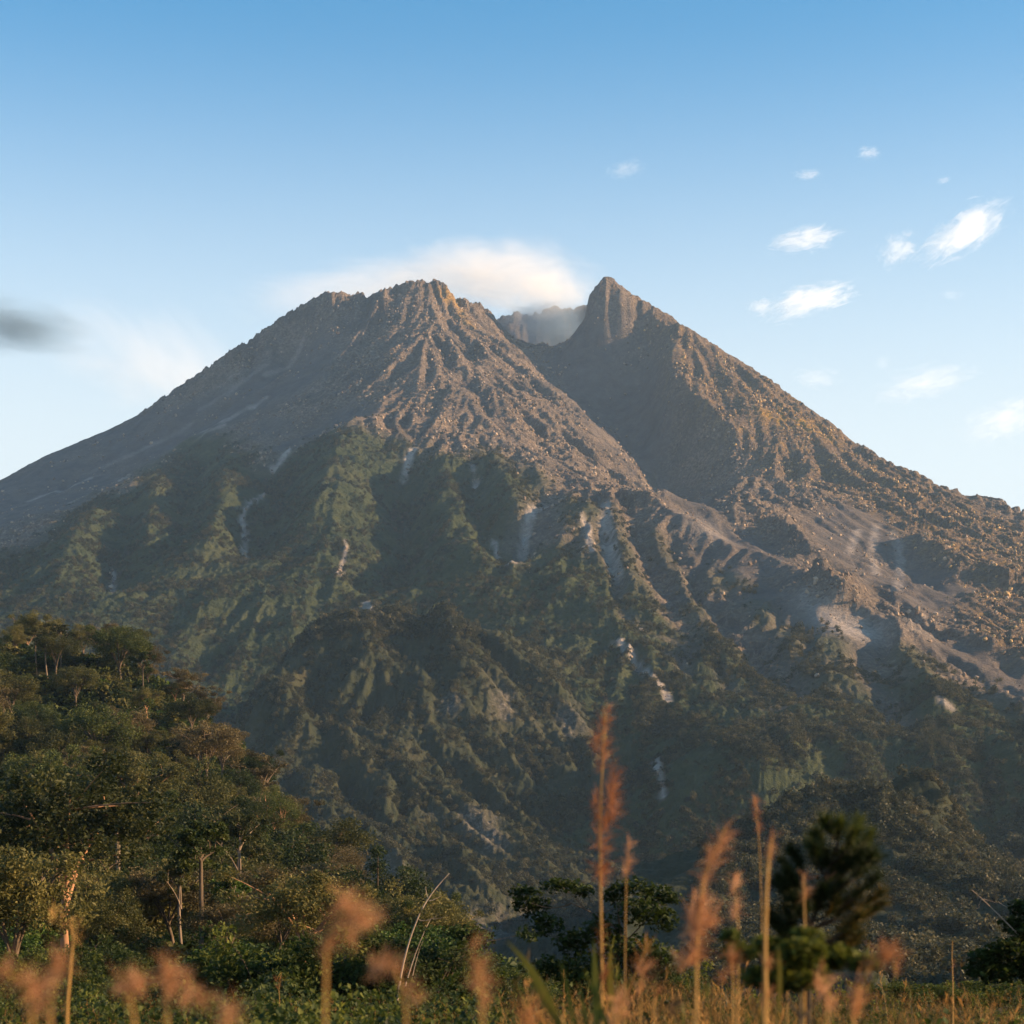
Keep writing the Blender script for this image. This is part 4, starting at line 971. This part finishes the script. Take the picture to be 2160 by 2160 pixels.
# ------------------------------------------------------------------ out-of-focus pine sapling
NEEDLE = leaf_material("pine_needle", [(0.0, (.006, .012, .003)), (0.5, (.020, .032, .006)), (1.0, (.10, .12, .015))], .3, ovar=0)
NEEDLE_SUNLIT = leaf_material("old_pine_needle", [(0.0, (.06, .04, .01)), (0.5, (.16, .11, .02)), (1.0, (.30, .20, .03))], .35, ovar=0)
PD = 9.0
base = gp(1700, PD); t = thing("pine_sapling", "dark bushy pine sapling standing in the grass at right, out of focus", "pine", base)
def pl(px, py, dz=0.0): return np.array(at(px, py, PD + dz) - base)
T = MB(); rp = np.random.RandomState(61)
trunk = np.concatenate([bez(pl(1700, 2320), pl(1705, 2100), pl(1712, 1960), 8), bez(pl(1714, 1945), pl(1735, 1870), pl(1770, 1770), 8)])
T.tube(trunk, .014, .006, 7)
tipsP = []
for cx_, cy_, rx_, ry_, m_ in [(1780, 1775, 78, 52, 13), (1700, 1845, 80, 62, 12), (1825, 1860, 52, 72, 9), (1735, 1945, 105, 72, 15), (1655, 1900, 40, 60, 5)]:
    for q in range(m_):
        a_ = 2 * math.pi * (q + rp.rand() * .8) / m_; r_ = .35 + .65 * math.sqrt(rp.rand())
        tipsP.append((cx_ + rx_ * r_ * math.cos(a_), cy_ + ry_ * r_ * math.sin(a_), rp.uniform(-.16, .16)))
Kn = MB(); Ko = MB()
for k, (qx_, qy_, dz) in enumerate(tipsP):
    e = pl(qx_, qy_, dz); j = trunk[np.argmin(np.abs(trunk[:, 2] - (e[2] - .08 - .10 * abs(qx_ - 1740) / 100)))]
    P = bez(j, (j + e) / 2 + [0, 0, -.04], e, 9); T.tube(P, .006, .003, 5)
    sun_side = (qx_ > 1745 and qy_ > 1880)  # lower right needles take a yellow material, sunlight put into the colour
    for s_ in range(300):
        tt = 1 - .40 * rp.rand() ** 1.4; i0 = min(int(tt * 8), 7); q = P[i0] + (P[i0 + 1] - P[i0]) * (tt * 8 - i0)
        ax = (P[8] - P[5]); ax = ax / np.linalg.norm(ax) * .5 + [0, 0, .6]; rd = rp.normal(size=3); rd /= np.linalg.norm(rd)
        dr = ax * rp.uniform(.4, 1.1) + rd * rp.uniform(.5, 1.0); dr /= np.linalg.norm(dr)
        ln = rp.uniform(.05, .095); p1 = q + dr * ln
        (Ko if sun_side and rp.rand() < .35 else Kn).strip([q, (q + p1) / 2 + [0, 0, .004], p1], .0040, np.cross(dr, rp.normal(size=3)), np.clip(.30 + .65 * (qy_ < 1790) * rp.rand() + .15 * rp.normal(), 0, 1), 'blade')  # top needles tinted lighter, as if the sun caught them
obj("trunk", T.mesh("pine_trunk", bark_material("pine_bark", (.015, .011, .008), (.05, .036, .025), 30.0), True), t); obj("needles", Kn.mesh("pine_needles", NEEDLE), t)
o = obj("sunlit_needles", Ko.mesh("sunlit_pine_needles", NEEDLE_SUNLIT), t); o["label"] = "needles on the lower right, coloured yellow to look sunlit"

pad_tree("weed_clump", "dark blurred leafy weeds around the foot of the pine sapling", 1690, 7.4,
    [(1560, 2010, 90, 60, 0), (1620, 2000, 110, 70, .1), (1690, 2010, 130, 80, -.1), (1760, 2020, 120, 70, .1), (1820, 2030, 90, 50, 0), (1660, 2060, 240, 80, 0), (1700, 1975, 90, 50, .1), (1540, 1975, 50, 40, 0)],
    [((1690, 2200), (1685, 2100), (1690, 2000), .008, .004), ((1690, 2150), (1640, 2080), (1600, 2010), .006, .003), ((1690, 2150), (1750, 2080), (1790, 2030), .006, .003)], .035, 53, LEAF_NEAR, 330)

# ------------------------------------------------------------------ grass of the field
BLADE = leaf_material("dry_grass", [(0.0, (.035, .034, .010)), (0.35, (.060, .046, .013)), (0.7, (.17, .090, .024)), (1.0, (.40, .21, .06))], .45, ovar=.9)
GREEN = leaf_material("green_grass", [(0.0, (.012, .022, .005)), (0.5, (.040, .056, .011)), (1.0, (.13, .125, .022))], .45, ovar=.8)
def tuft(seed, mat, n, h, spread, w, seedheads=0, plume=None):
    rs = np.random.RandomState(seed); G = MB()
    for k in range(n):
        a = rs.rand() * 6.28; b0 = np.array([math.cos(a), math.sin(a), 0]) * spread * .35 * rs.rand()
        hh = h * rs.uniform(.55, 1.0); out = np.array([math.cos(a), math.sin(a), 0]) * hh * rs.uniform(.08, .55)
        bend = rs.rand()
        top = b0 + out + [0, 0, hh * (1 - .35 * bend)]
        G.strip(bez(b0, b0 + out * .25 + [0, 0, hh * .75], top, 5), w * rs.uniform(.6, 1.2), np.cross(out, [0, 0, 1]) + rs.normal(size=3) * .2, np.clip(rs.normal() * .2 + .5, 0, 1), 'blade')
    for k in range(seedheads):
        a = rs.rand() * 6.28; hh = h * rs.uniform(1.0, 1.35); e = np.array([math.cos(a) * .15 * hh, math.sin(a) * .15 * hh, hh])
        P = bez([0, 0, 0], [0, 0, hh * .6], e, 5); G.tube(P, w * .22, w * .12, 3, .6)
        for q in range(14):
            c = P[-1] + (P[-2] - P[-1]) * rs.rand() * .9; dr = rs.normal(size=3) * .5 + [0, 0, .8]
            G.strip([c, c + dr * .04, c + dr * .075], w * .5, rs.normal(size=3), .8, 'leaf')
    return G.mesh("grass_tuft", mat)
TU = [tuft(500 + k, BLADE, 42, 1.15, .35, .011, 5) for k in range(3)] + [tuft(510 + k, GREEN, 46, 1.05, .35, .012, 1) for k in range(2)]
n = 10000
rg = np.random.RandomState(71)
d = 7.5 * (78 / 7.5) ** rg.rand(n); px = rg.uniform(-120, 2280, n); x = (px - 1080) / FPX * d
keep = (rg.rand(n) < np.interp(px, [0, 800, 1050, 1200, 1700, 2160], [.60, .55, .60, 1, 1, 1]) * np.clip(.45 + 1.9 * fbm(x / 3.0, d / 5.0, 2, 88), .02, 1.1))
x, d, px = x[keep], d[keep], px[keep]; n = len(x)
# the crowd of blades stands a little taller on the right-hand side
hs = np.interp(px, [0, 900, 1150, 1500, 1750, 1950, 2160], [.74, .80, 1.0, 1.06, .96, .90, .88]) * rg.uniform(.66, 1.10, n) * np.interp(d, [7.5, 30, 78], [.90, .98, 1.0])
TU += [tuft(520 + k, (BLADE, GREEN, BLADE)[k], 16, 1.5, .30, .020, 2) for k in range(3)]
m_ = 70
pxn = np.where(rg.rand(m_) < .75, rg.uniform(1060, 1800, m_), rg.uniform(1750, 2200, m_)); dn_ = rg.uniform(8.5, 26, m_)
xn = (pxn - 1080) / FPX * dn_
x = np.concatenate([x, xn]); d = np.concatenate([d, dn_]); hs = np.concatenate([hs, rg.uniform(.75, 1.12, m_)]); n = len(x)
scatter("meadow_grass", TU, np.stack([x, d, ground_z(x, d)], -1), np.stack([rg.normal(size=n) * .06, rg.normal(size=n) * .06, rg.uniform(0, 6.28, n)], -1), np.stack([hs, hs, hs], -1), np.concatenate([np.where(fbm(x[:-m_] / 5, d[:-m_] / 7, 2, 99) + .25 * rg.normal(size=n - m_) > -.05, rg.randint(3, 5, n - m_), rg.randint(0, 3, n - m_)), rg.randint(5, 8, m_)]), "golden and green grass filling the foreground field", "grass")

WD = [clump_mesh(560 + k, (LEAF_NEAR, LEAF_DARK, LEAF_NEAR)[k], 480, 1.1, .085) for k in range(3)]
n = 900
d = 13 * (62 / 13.) ** rg.rand(n); px = rg.uniform(-120, 2280, n); keep = rg.rand(n) < np.interp(px, [0, 1000, 1250, 2160], [.6, .6, .4, .35]); d = d[keep]; px = px[keep]; n = len(d); x = (px - 1080) / FPX * d
hw = (.35 + 1.05 * rg.rand(n) ** 1.6) * np.interp(d, [13, 25, 62], [.8, .95, 1.15])
scatter("low_weeds", WD, np.stack([x, d, ground_z(x, d)], -1), np.stack([rg.normal(size=n) * .1, rg.normal(size=n) * .1, rg.uniform(0, 6.28, n)], -1), np.stack([hw * .8, hw * .8, hw], -1), rg.randint(0, 3, n), "leafy green weeds growing among the grass of the field", "weeds")

# ------------------------------------------------------------------ reeds: each one a plant with stem, leaves and plume
PLUME = leaf_material("reed_plume", [(0.0, (.20, .080, .030)), (0.5, (.46, .215, .095)), (1.0, (.74, .43, .24))], .5, ovar=.4)
RUST = leaf_material("rusty_plume", [(0.0, (.13, .045, .016)), (0.5, (.33, .125, .045)), (1.0, (.58, .28, .13))], .4, ovar=.15)
STEM = leaf_material("reed_stem", [(0.0, (.20, .12, .03)), (0.5, (.38, .22, .06)), (1.0, (.52, .32, .12))], .2, ovar=.2)
RLEAF = leaf_material("reed_leaf", [(0.0, (.05, .07, .012)), (0.5, (.15, .14, .02)), (1.0, (.42, .25, .04))], .45, ovar=.2)
def reed(label, d, base_px, path, clumps, stem_r=.004, leaves=(), mat=PLUME, seed=0, name="reed", group=None, fil=(.07, .17), dens=1.0):
    """path: pixels up the stem; clumps: (px, py, half width px, half height px) of plume; leaves: pixel triples"""
    rs = np.random.RandomState(900 + seed)
    x = (base_px - 1080) / FPX * d; base = Vector((x, d, gz(x, d)))
    t = thing(name, label, "reed", base, group=group)
    def lo(px, py, dz=0): return np.array(at(px, py, d + dz) - base)
    P = np.array([[0, 0, -.02]] + [lo(*q) for q in path])
    s_ = np.linspace(0, 1, len(P)); ss = np.linspace(0, 1, 16)
    P = np.stack([np.interp(ss, s_, P[:, k]) for k in range(3)], -1)
    P[1:-1] = (P[:-2] + P[1:-1] * 2 + P[2:]) / 4
    T = MB(); T.tube(P, stem_r, stem_r * .4, 6, .5)
    for q in (4, 8, 11): T.tube(P[q] + (P[q + 1] - P[q]) * np.array([[0], [.06], [.12]]), stem_r * 1.15, stem_r * 1.15, 6, .2)
    obj("stem", T.mesh("reed_stem", STEM, True), t)
    if clumps:
        G = MB()
        for cx, cy, w, h in clumps:
            if d < 4.5: w, h = w * .72, h * .72
            c = lo(cx, cy); W_ = w / FPX * d; H_ = h / FPX * d
            c = c + rs.normal(size=3) * [W_ * .25, W_ * .25, H_ * .25]; n = int(dens * (.65 if d < 4.5 else 1.0) * rs.uniform(.5, 1.2) * np.clip(26 + w * h * .075, 24, 130))
            for k in range(n):
                dv = rs.normal(size=3); dv /= np.linalg.norm(dv); dv *= rs.rand() ** .4
                q = c + dv * [W_, W_, H_]
                dr = dv * [.9, .9, .4] + [.35, 0, .7] + rs.normal(size=3) * .4; dr /= np.linalg.norm(dr)
                ln = rs.uniform(*fil) * (.5 + .5 * min(1, W_ / .05))
                G.strip([q - dr * ln * .4, q + dr * ln * .2, q + dr * ln * .6 + [0, 0, -ln * .1]], ln * .026, rs.normal(size=3), np.clip(.5 + .22 * rs.normal(), 0, 1), 'leaf')
        obj("plume", G.mesh("reed_plume", mat), t)
    for a, b, c, w in leaves:
        G = MB(); A, B_, C_ = lo(*a), lo(*b), lo(*c)
        G.strip(bez(A, B_, C_, 12), w / FPX * d, np.cross(C_ - A, [.25, 1, .1]), np.clip(.5 + .2 * rs.normal(), 0, 1), 'leaf')
        obj("leaf", G.mesh("reed_leaf", RLEAF), t)
    return t
reed("tallest rusty reed with clumped seed heads rising in the centre of the picture", 8.4, 1268, [(1270, 2100), (1268, 1950), (1265, 1800), (1268, 1660), (1278, 1500)],
     [(1284, 1492, 9, 18), (1279, 1520, 13, 20), (1272, 1550, 16, 22), (1268, 1575, 19, 18), (1276, 1592, 13, 14), (1264, 1610, 8, 18), (1290, 1625, 10, 26), (1287, 1660, 14, 26), (1285, 1690, 13, 22), (1298, 1712, 12, 20), (1250, 1706, 14, 22), (1262, 1726, 14, 12), (1283, 1730, 17, 14), (1274, 1760, 17, 24), (1273, 1790, 13, 20), (1272, 1825, 18, 20), (1258, 1775, 12, 8), (1270, 1860, 8, 30), (1272, 1980, 9, 40), (1282, 2060, 14, 34)], .0075,
     [((1262, 2160), (1255, 2080), (1252, 1980), 16), ((1300, 2160), (1280, 2080), (1290, 1990), 14)], RUST, 1)
reed("soft pink reed plume leaning right, right of the tallest rusty reed", 6.2, 1470, [(1468, 2100), (1470, 2000), (1480, 1880), (1492, 1830), (1530, 1745)],
     [(1532, 1755, 9, 16), (1522, 1790, 14, 22), (1508, 1818, 20, 18), (1482, 1850, 12, 16), (1478, 1890, 20, 24), (1478, 1930, 28, 30), (1470, 1965, 22, 26), (1462, 2010, 16, 30), (1440, 2030, 20, 14), (1500, 1940, 14, 20)], .006, [], PLUME, 2)
reed("thin dark-tipped reed spike standing tallest at right, left of the pine", 9.5, 1612, [(1608, 2100), (1606, 1900), (1602, 1780), (1591, 1680)], [(1592, 1690, 5, 16), (1595, 1720, 6, 18), (1600, 1752, 6, 20)], .0035, [], RUST, 3)
reed("straight pale reed stalk in front of the pine's left side", 6.4, 1615, [(1615, 2140), (1613, 2000), (1616, 1880), (1622, 1800), (1629, 1765)], [(1628, 1772, 4, 10), (1625, 1795, 5, 12), (1618, 2030, 6, 12), (1614, 2110, 9, 20)], .0095, [((1640, 2160), (1650, 2060), (1640, 1990), 9)], PLUME, 4)
reed("short slim plume just right of the tallest rusty reed", 9.5, 1316, [(1318, 2050), (1320, 1900), (1322, 1840), (1327, 1775)], [(1327, 1780, 6, 14), (1323, 1810, 7, 16), (1319, 1835, 7, 12)], .0035, [], PLUME, 5)
reed("small pink plume between the leaning plume and the pine", 8.0, 1552, [(1556, 2100), (1558, 1960), (1552, 1900), (1547, 1855)], [(1548, 1858, 8, 12), (1552, 1885, 11, 16), (1557, 1905, 10, 14), (1550, 1930, 9, 12)], .004, [], PLUME, 6)
reed("low pink plume below the small one, left of the pine's foot", 7.0, 1545, [(1547, 2140), (1545, 2060), (1543, 2005)], [(1543, 2012, 11, 14), (1545, 2035, 7, 18), (1520, 2050, 10, 12)], .005, [], PLUME, 7)
reed("slim stalk crossing the middle of the dark pine", 7.5, 1698, [(1697, 2110), (1698, 1980), (1696, 1880), (1695, 1845)], [(1696, 1850, 7, 10), (1697, 1885, 6, 14)], .0055, [], PLUME, 8)
reed("drooping plume arching over beside the pine's right foot", 5.6, 1800, [(1795, 2170), (1812, 2080), (1845, 2020), (1880, 2006), (1890, 2060)], [(1840, 2030, 12, 14), (1862, 2012, 16, 12), (1872, 2008, 16, 16), (1892, 2040, 10, 26), (1815, 2085, 12, 30), (1805, 2130, 16, 30)], .006, [], PLUME, 9)
reed("large blurred plume bent to the right in the lower left", 3.6, 690, [(684, 2150), (688, 2050), (688, 1990), (705, 1930), (760, 1925)], [(735, 1925, 30, 22), (765, 1945, 26, 16), (740, 1965, 24, 18), (700, 1965, 16, 26), (690, 2000, 12, 24), (718, 1905, 18, 16)], .0038, [], PLUME, 10)
reed("blurred rounded plume below the large bent one", 3.8, 850, [(860, 2150), (848, 2090), (835, 2050), (820, 2035)], [(810, 2035, 26, 16), (835, 2040, 20, 12), (790, 2045, 14, 12), (865, 2085, 16, 22), (880, 2110, 14, 18)], .0035, [], PLUME, 11)
reed("blurred upright plume left of the small leafy tree", 3.6, 1015, [(1018, 2160), (1014, 2100), (1008, 2030)], [(1008, 2035, 17, 26), (1012, 2070, 20, 24), (1020, 2105, 20, 22), (1005, 1990, 8, 20)], .004, [], PLUME, 12)
reed("blurred plume at the bottom left corner, nearest the edge", 3.0, 60, [(70, 2150), (60, 2100), (30, 2060), (0, 2040)], [(75, 2085, 28, 24), (45, 2065, 22, 14), (15, 2045, 18, 12), (85, 2120, 26, 22)], .0035, [], PLUME, 13)
reed("blurred plume above the corner one, by a leaning stalk", 3.4, 118, [(105, 2150), (112, 2080), (122, 2030)], [(122, 2030, 20, 20), (105, 2055, 16, 18)], .0035, [], PLUME, 14)
reed("tall pale reed stalk with a drooping frayed top at far left", 8.5, 138, [(140, 2140), (147, 2060), (154, 1985), (150, 1950)], [(135, 1940, 20, 9), (158, 1948, 14, 12), (165, 1975, 9, 16), (115, 1930, 16, 7)], .0085, [], STEM, 15, dens=.6)
reed("blurred reddish plume low at left, third along the bottom edge", 3.4, 290, [(285, 2160), (275, 2110), (268, 2060)], [(275, 2085, 26, 20), (295, 2070, 18, 14), (255, 2075, 16, 16)], .0035, [], PLUME, 16)
reed("blurred brownish plume right of the reddish low one", 3.3, 360, [(352, 2160), (352, 2090), (348, 2040)], [(352, 2045, 14, 30), (358, 2090, 16, 24), (400, 2100, 22, 16), (430, 2108, 18, 12)], .0035, [], PLUME, 17)
reed("blurred plume on the bottom edge below the forest's bright shrubs", 3.2, 470, [(480, 2160), (478, 2130)], [(482, 2135, 20, 16), (470, 2155, 16, 14)], .0035, [], PLUME, 18)
reed("small orange dead flower head above the shrubs at lower left", 30, 590, [(590, 2110), (588, 2085), (592, 2070)], [(592, 2068, 9, 7), (586, 2080, 5, 7)], .006, [], RUST, 19)
reed("arching golden reed leaves left of the small leafy tree", 6.5, 1190, [(1188, 2160), (1185, 2140)], [], .006, [((1190, 2200), (1150, 2060), (1068, 1985), 17), ((1215, 2200), (1150, 2130), (1120, 2060), 13), ((1215, 2200), (1205, 2110), (1180, 2020), 9)], PLUME, 20, name="reed_tuft")
reed("upright green reed leaves at the foot of the tallest reed", 7.5, 1252, [(1252, 2160), (1252, 2140)], [], .006, [((1255, 2200), (1258, 2100), (1254, 1990), 13), ((1290, 2200), (1270, 2130), (1230, 2040), 10), ((1240, 2200), (1235, 2130), (1220, 2070), 8), ((1300, 2200), (1310, 2120), (1330, 2060), 9)], PLUME, 21, name="reed_tuft")
reed("pale reed with a lit pinkish stem in the grass at far right", 22, 2010, [(2010, 2110), (2010, 2070), (2008, 2020), (2009, 1985)], [(2009, 2050, 3, 14), (2012, 2030, 3, 12)], .008, [], PLUME, 22)
for k, (px, d, py, lab) in enumerate([(1425, 7.5, 2090, "rusty blurred grass stalk under the leaning pink plume"), (1660, 8.5, 2030, "short brown stalk at the left foot of the pine"), (1745, 6.2, 2070, "low pale seed head in the grass under the pine"), (1380, 9, 2060, "thin golden stalk between the tallest reed and the leaning plume"), (1350, 7, 2040, "low pink plume under the small leafy tree's right side"), (1300, 6, 2120, "pinkish blurred head on the bottom edge right of the tallest reed"), (1110, 4.2, 2150, "big blurred pinkish head on the bottom edge left of centre")]):
    w = 46 / d * 2.2 + 2
    reed(lab, d, px, [(px, 2150), (px + 2, (2150 + py) / 2), (px + 4, py)], [(px + 4, py + 6, w, w * 1.6), (px + 2, py + w * 2.4, w * .8, w)], .004, [], PLUME if k % 3 else RUST, 30 + k)

# ------------------------------------------------------------------ air
def box(name, x0, x1, y0, y1, z0, z1):
    v = [(x, y, z) for z in (z0, z1) for y in (y0, y1) for x in (x0, x1)]
    f = [(0, 2, 3, 1), (4, 5, 7, 6), (0, 1, 5, 4), (2, 6, 7, 3), (0, 4, 6, 2), (1, 3, 7, 5)]
    me = bpy.data.meshes.new(name); me.from_pydata(v, [], f); o = bpy.data.objects.new(name, me); COL.objects.link(o); return o
low = min(float((np.array(o.bound_box)[:, 2]).min()) for o in COL.objects if o.type == 'MESH' and o.get("kind") == "structure")
hz = box("haze", -2100, 2100, -260, 5750, low - 1.0, 2010)
hz["kind"] = "stuff"
hm = bpy.data.materials.new("haze_air"); hm.use_nodes = True
hm.node_tree.nodes.remove(hm.node_tree.nodes["Principled BSDF"])
pv = nd(hm.node_tree, "ShaderNodeVolumePrincipled", Density=3.1e-5, Anisotropy=0.2)
pv.inputs["Color"].default_value = (.48, .72, 1.0, 1)
hm.node_tree.links.new(pv.outputs[0], hm.node_tree.nodes["Material Output"].inputs["Volume"])
hz.data.materials.append(hm)

# ------------------------------------------------------------------ steam and clouds (their own volumes)
def cloud(name, label, cat, c, r, dens, seed, freq=1.6, thr=0.30, edge=0.45, col=(1, 1, 1), wisp=(1, 1, 1), tilt=0.0, aniso=0.0, group=None, soft=1.0):
    import bmesh
    bm = bmesh.new(); bmesh.ops.create_icosphere(bm, subdivisions=3, radius=1.0)
    me = bpy.data.meshes.new(name); bm.to_mesh(me); bm.free()
    o = bpy.data.objects.new(name, me); COL.objects.link(o); o.location = c; o.scale = r; o.rotation_euler = (0, tilt, 0)
    o["label"] = label; o["category"] = cat
    if group: o["group"] = group
    m = bpy.data.materials.new(name); m.use_nodes = True; nt = m.node_tree
    nt.nodes.remove(nt.nodes["Principled BSDF"])
    tc = nd(nt, "ShaderNodeTexCoord")
    mp = nd(nt, "ShaderNodeMapping"); mp.inputs["Location"].default_value = (seed * 3.1, seed * 1.7, seed * 2.3); mp.inputs["Scale"].default_value = wisp
    nt.links.new(tc.outputs["Object"], mp.inputs[0])
    ns = nd(nt, "ShaderNodeTexNoise", Scale=freq, Detail=7, Roughness=0.64, Distortion=1.1); nt.links.new(mp.outputs[0], ns.inputs["Vector"])
    ln = nd(nt, "ShaderNodeVectorMath", operation='LENGTH'); nt.links.new(tc.outputs["Object"], ln.inputs[0])
    fall = math_n(nt, 'SUBTRACT', 1.0, ln.outputs["Value"], clamp=True)
    body = math_n(nt, 'ADD', math_n(nt, 'MULTIPLY', fall, soft), math_n(nt, 'MULTIPLY', math_n(nt, 'SUBTRACT', ns.outputs["Fac"], 0.5), 2.0))
    mr = nd(nt, "ShaderNodeMapRange", interpolation_type='SMOOTHSTEP'); mr.inputs["From Min"].default_value = thr; mr.inputs["From Max"].default_value = thr + edge
    nt.links.new(body, mr.inputs["Value"])
    gate = nd(nt, "ShaderNodeMapRange", interpolation_type='SMOOTHSTEP'); gate.inputs["From Max"].default_value = 0.30
    nt.links.new(fall, gate.inputs["Value"])
    dn = math_n(nt, 'MULTIPLY', math_n(nt, 'MULTIPLY', mr.outputs[0], gate.outputs[0]), dens)
    pv = nd(nt, "ShaderNodeVolumePrincipled", Anisotropy=aniso); pv.inputs["Color"].default_value = (*col, 1)
    nt.links.new(dn, pv.inputs["Density"]); nt.links.new(pv.outputs[0], nt.nodes["Material Output"].inputs["Volume"])
    me.materials.append(m); return o
CD = 11000.0
CL_ = [(1700, 635, 105, 34, -.25, "largest bright cloud above the right slope, left of the two tall ones", .0), (1605, 648, 32, 22, 0, "small round cloud puff left of the largest bright cloud", 0), (1697, 506, 75, 30, -.15, "wide cloud high above the right slope, below two tiny ones", 0), (1895, 525, 42, 40, -.5, "small slanting cloud left of the biggest broken one at right", 0), (2030, 490, 105, 50, -.55, "biggest broken slanting cloud at upper right", 0), (1832, 323, 26, 18, 0, "tiny cloud, topmost in the sky", 0), (1703, 368, 30, 13, 0, "tiny flat cloud left of the topmost one", 0), (1318, 358, 44, 24, -.2, "faint wisp of cloud alone above the crater steam", 0), (1990, 380, 18, 10, -.3, "tiny streak of cloud below the topmost one to its right", 0),
       (1950, 808, 100, 38, -.2, "long pale cloud low over the right slope", 0), (1862, 765, 18, 22, 0, "small faint puff just above the long pale cloud", 0), (1722, 798, 50, 26, 0, "faint hazy cloud just above the right slope", 0), (2120, 885, 95, 50, -.3, "large faint cloud at the right edge over the slope", 0), (2008, 622, 26, 14, 0, "faint little cloud between the broken cloud and the long pale one", 0)]
for k, (px, py, w, h, tl, lab, _) in enumerate(CL_):
    p = at(px, py, CD + 150 * (k % 3)); q = CD / FPX
    faint = any(s_ in lab for s_ in ("faint", "pale"))
    cloud("cloud", lab, "cloud", p, (w * q * 1.75, w * q * .9, h * q * 1.45),   .0036 if faint else .0075, k + 1, 3.2, .47 if not faint else .38, .45 if not faint else .9, tilt=tl, group="small clouds in the right half of the sky")
# steam rising out of the crater and drifting left behind the summit
def steam(lab, px, py, d, w, h, dens, seed, **kw):
    q = d / FPX; return cloud(kw.pop("name", "steam_plume"), lab, kw.pop("cat", "steam"), at(px, py, d), (w * q, kw.pop("depth", w) * q, h * q), dens, seed, **kw)
for k, (px, py, w, h, dn, lab) in enumerate([(1070, 592, 250, 112, .009, "brightest warm white billow of steam above the notch between the peaks"), (975, 580, 240, 95, .0065, "middle billow of white steam behind the left summit's right shoulder"), (1165, 612, 120, 60, .012, "low right end of the white steam beside the pointed peak"), (820, 602, 260, 70, .006, "thin left end of the white steam just above the left summit")]):
    steam(lab, px, py, 4560 + 60 * k, w, h, dn, 31 + k * 5, freq=1.5, thr=.12, edge=1.0, col=(1, .985, .96), depth=w * .45, group="steam billows above the crater")
steam("thin steam filling the notch inside the crater, coloured dark blue-grey to shade the far wall", 1150, 690, 4600, 125, 76, .034, 32, freq=1.6, thr=.1, edge=.9, col=(.26, .36, .48), depth=60)  # steam colour darkened so it also imitates shade on the far wall
steam("thin veil of steam trailing behind the left summit", 690, 630, 4950, 270, 80, .0040, 33, freq=1.0, thr=.2, edge=.9, col=(1, .97, .95), depth=90)
steam("pale veil of vapour drifting along the left skyline", 330, 770, 5150, 330, 160, .0028, 34, freq=.9, thr=.15, edge=.9, col=(1, .97, .95), depth=110, tilt=.35)
steam("small dark grey drift of ash smoke at the left edge of the sky", 0, 684, 5000, 270, 84, .020, 35, freq=1.1, thr=.2, edge=.8, col=(.16, .22, .26), depth=80, name="ash_smoke", cat="smoke", tilt=.12)
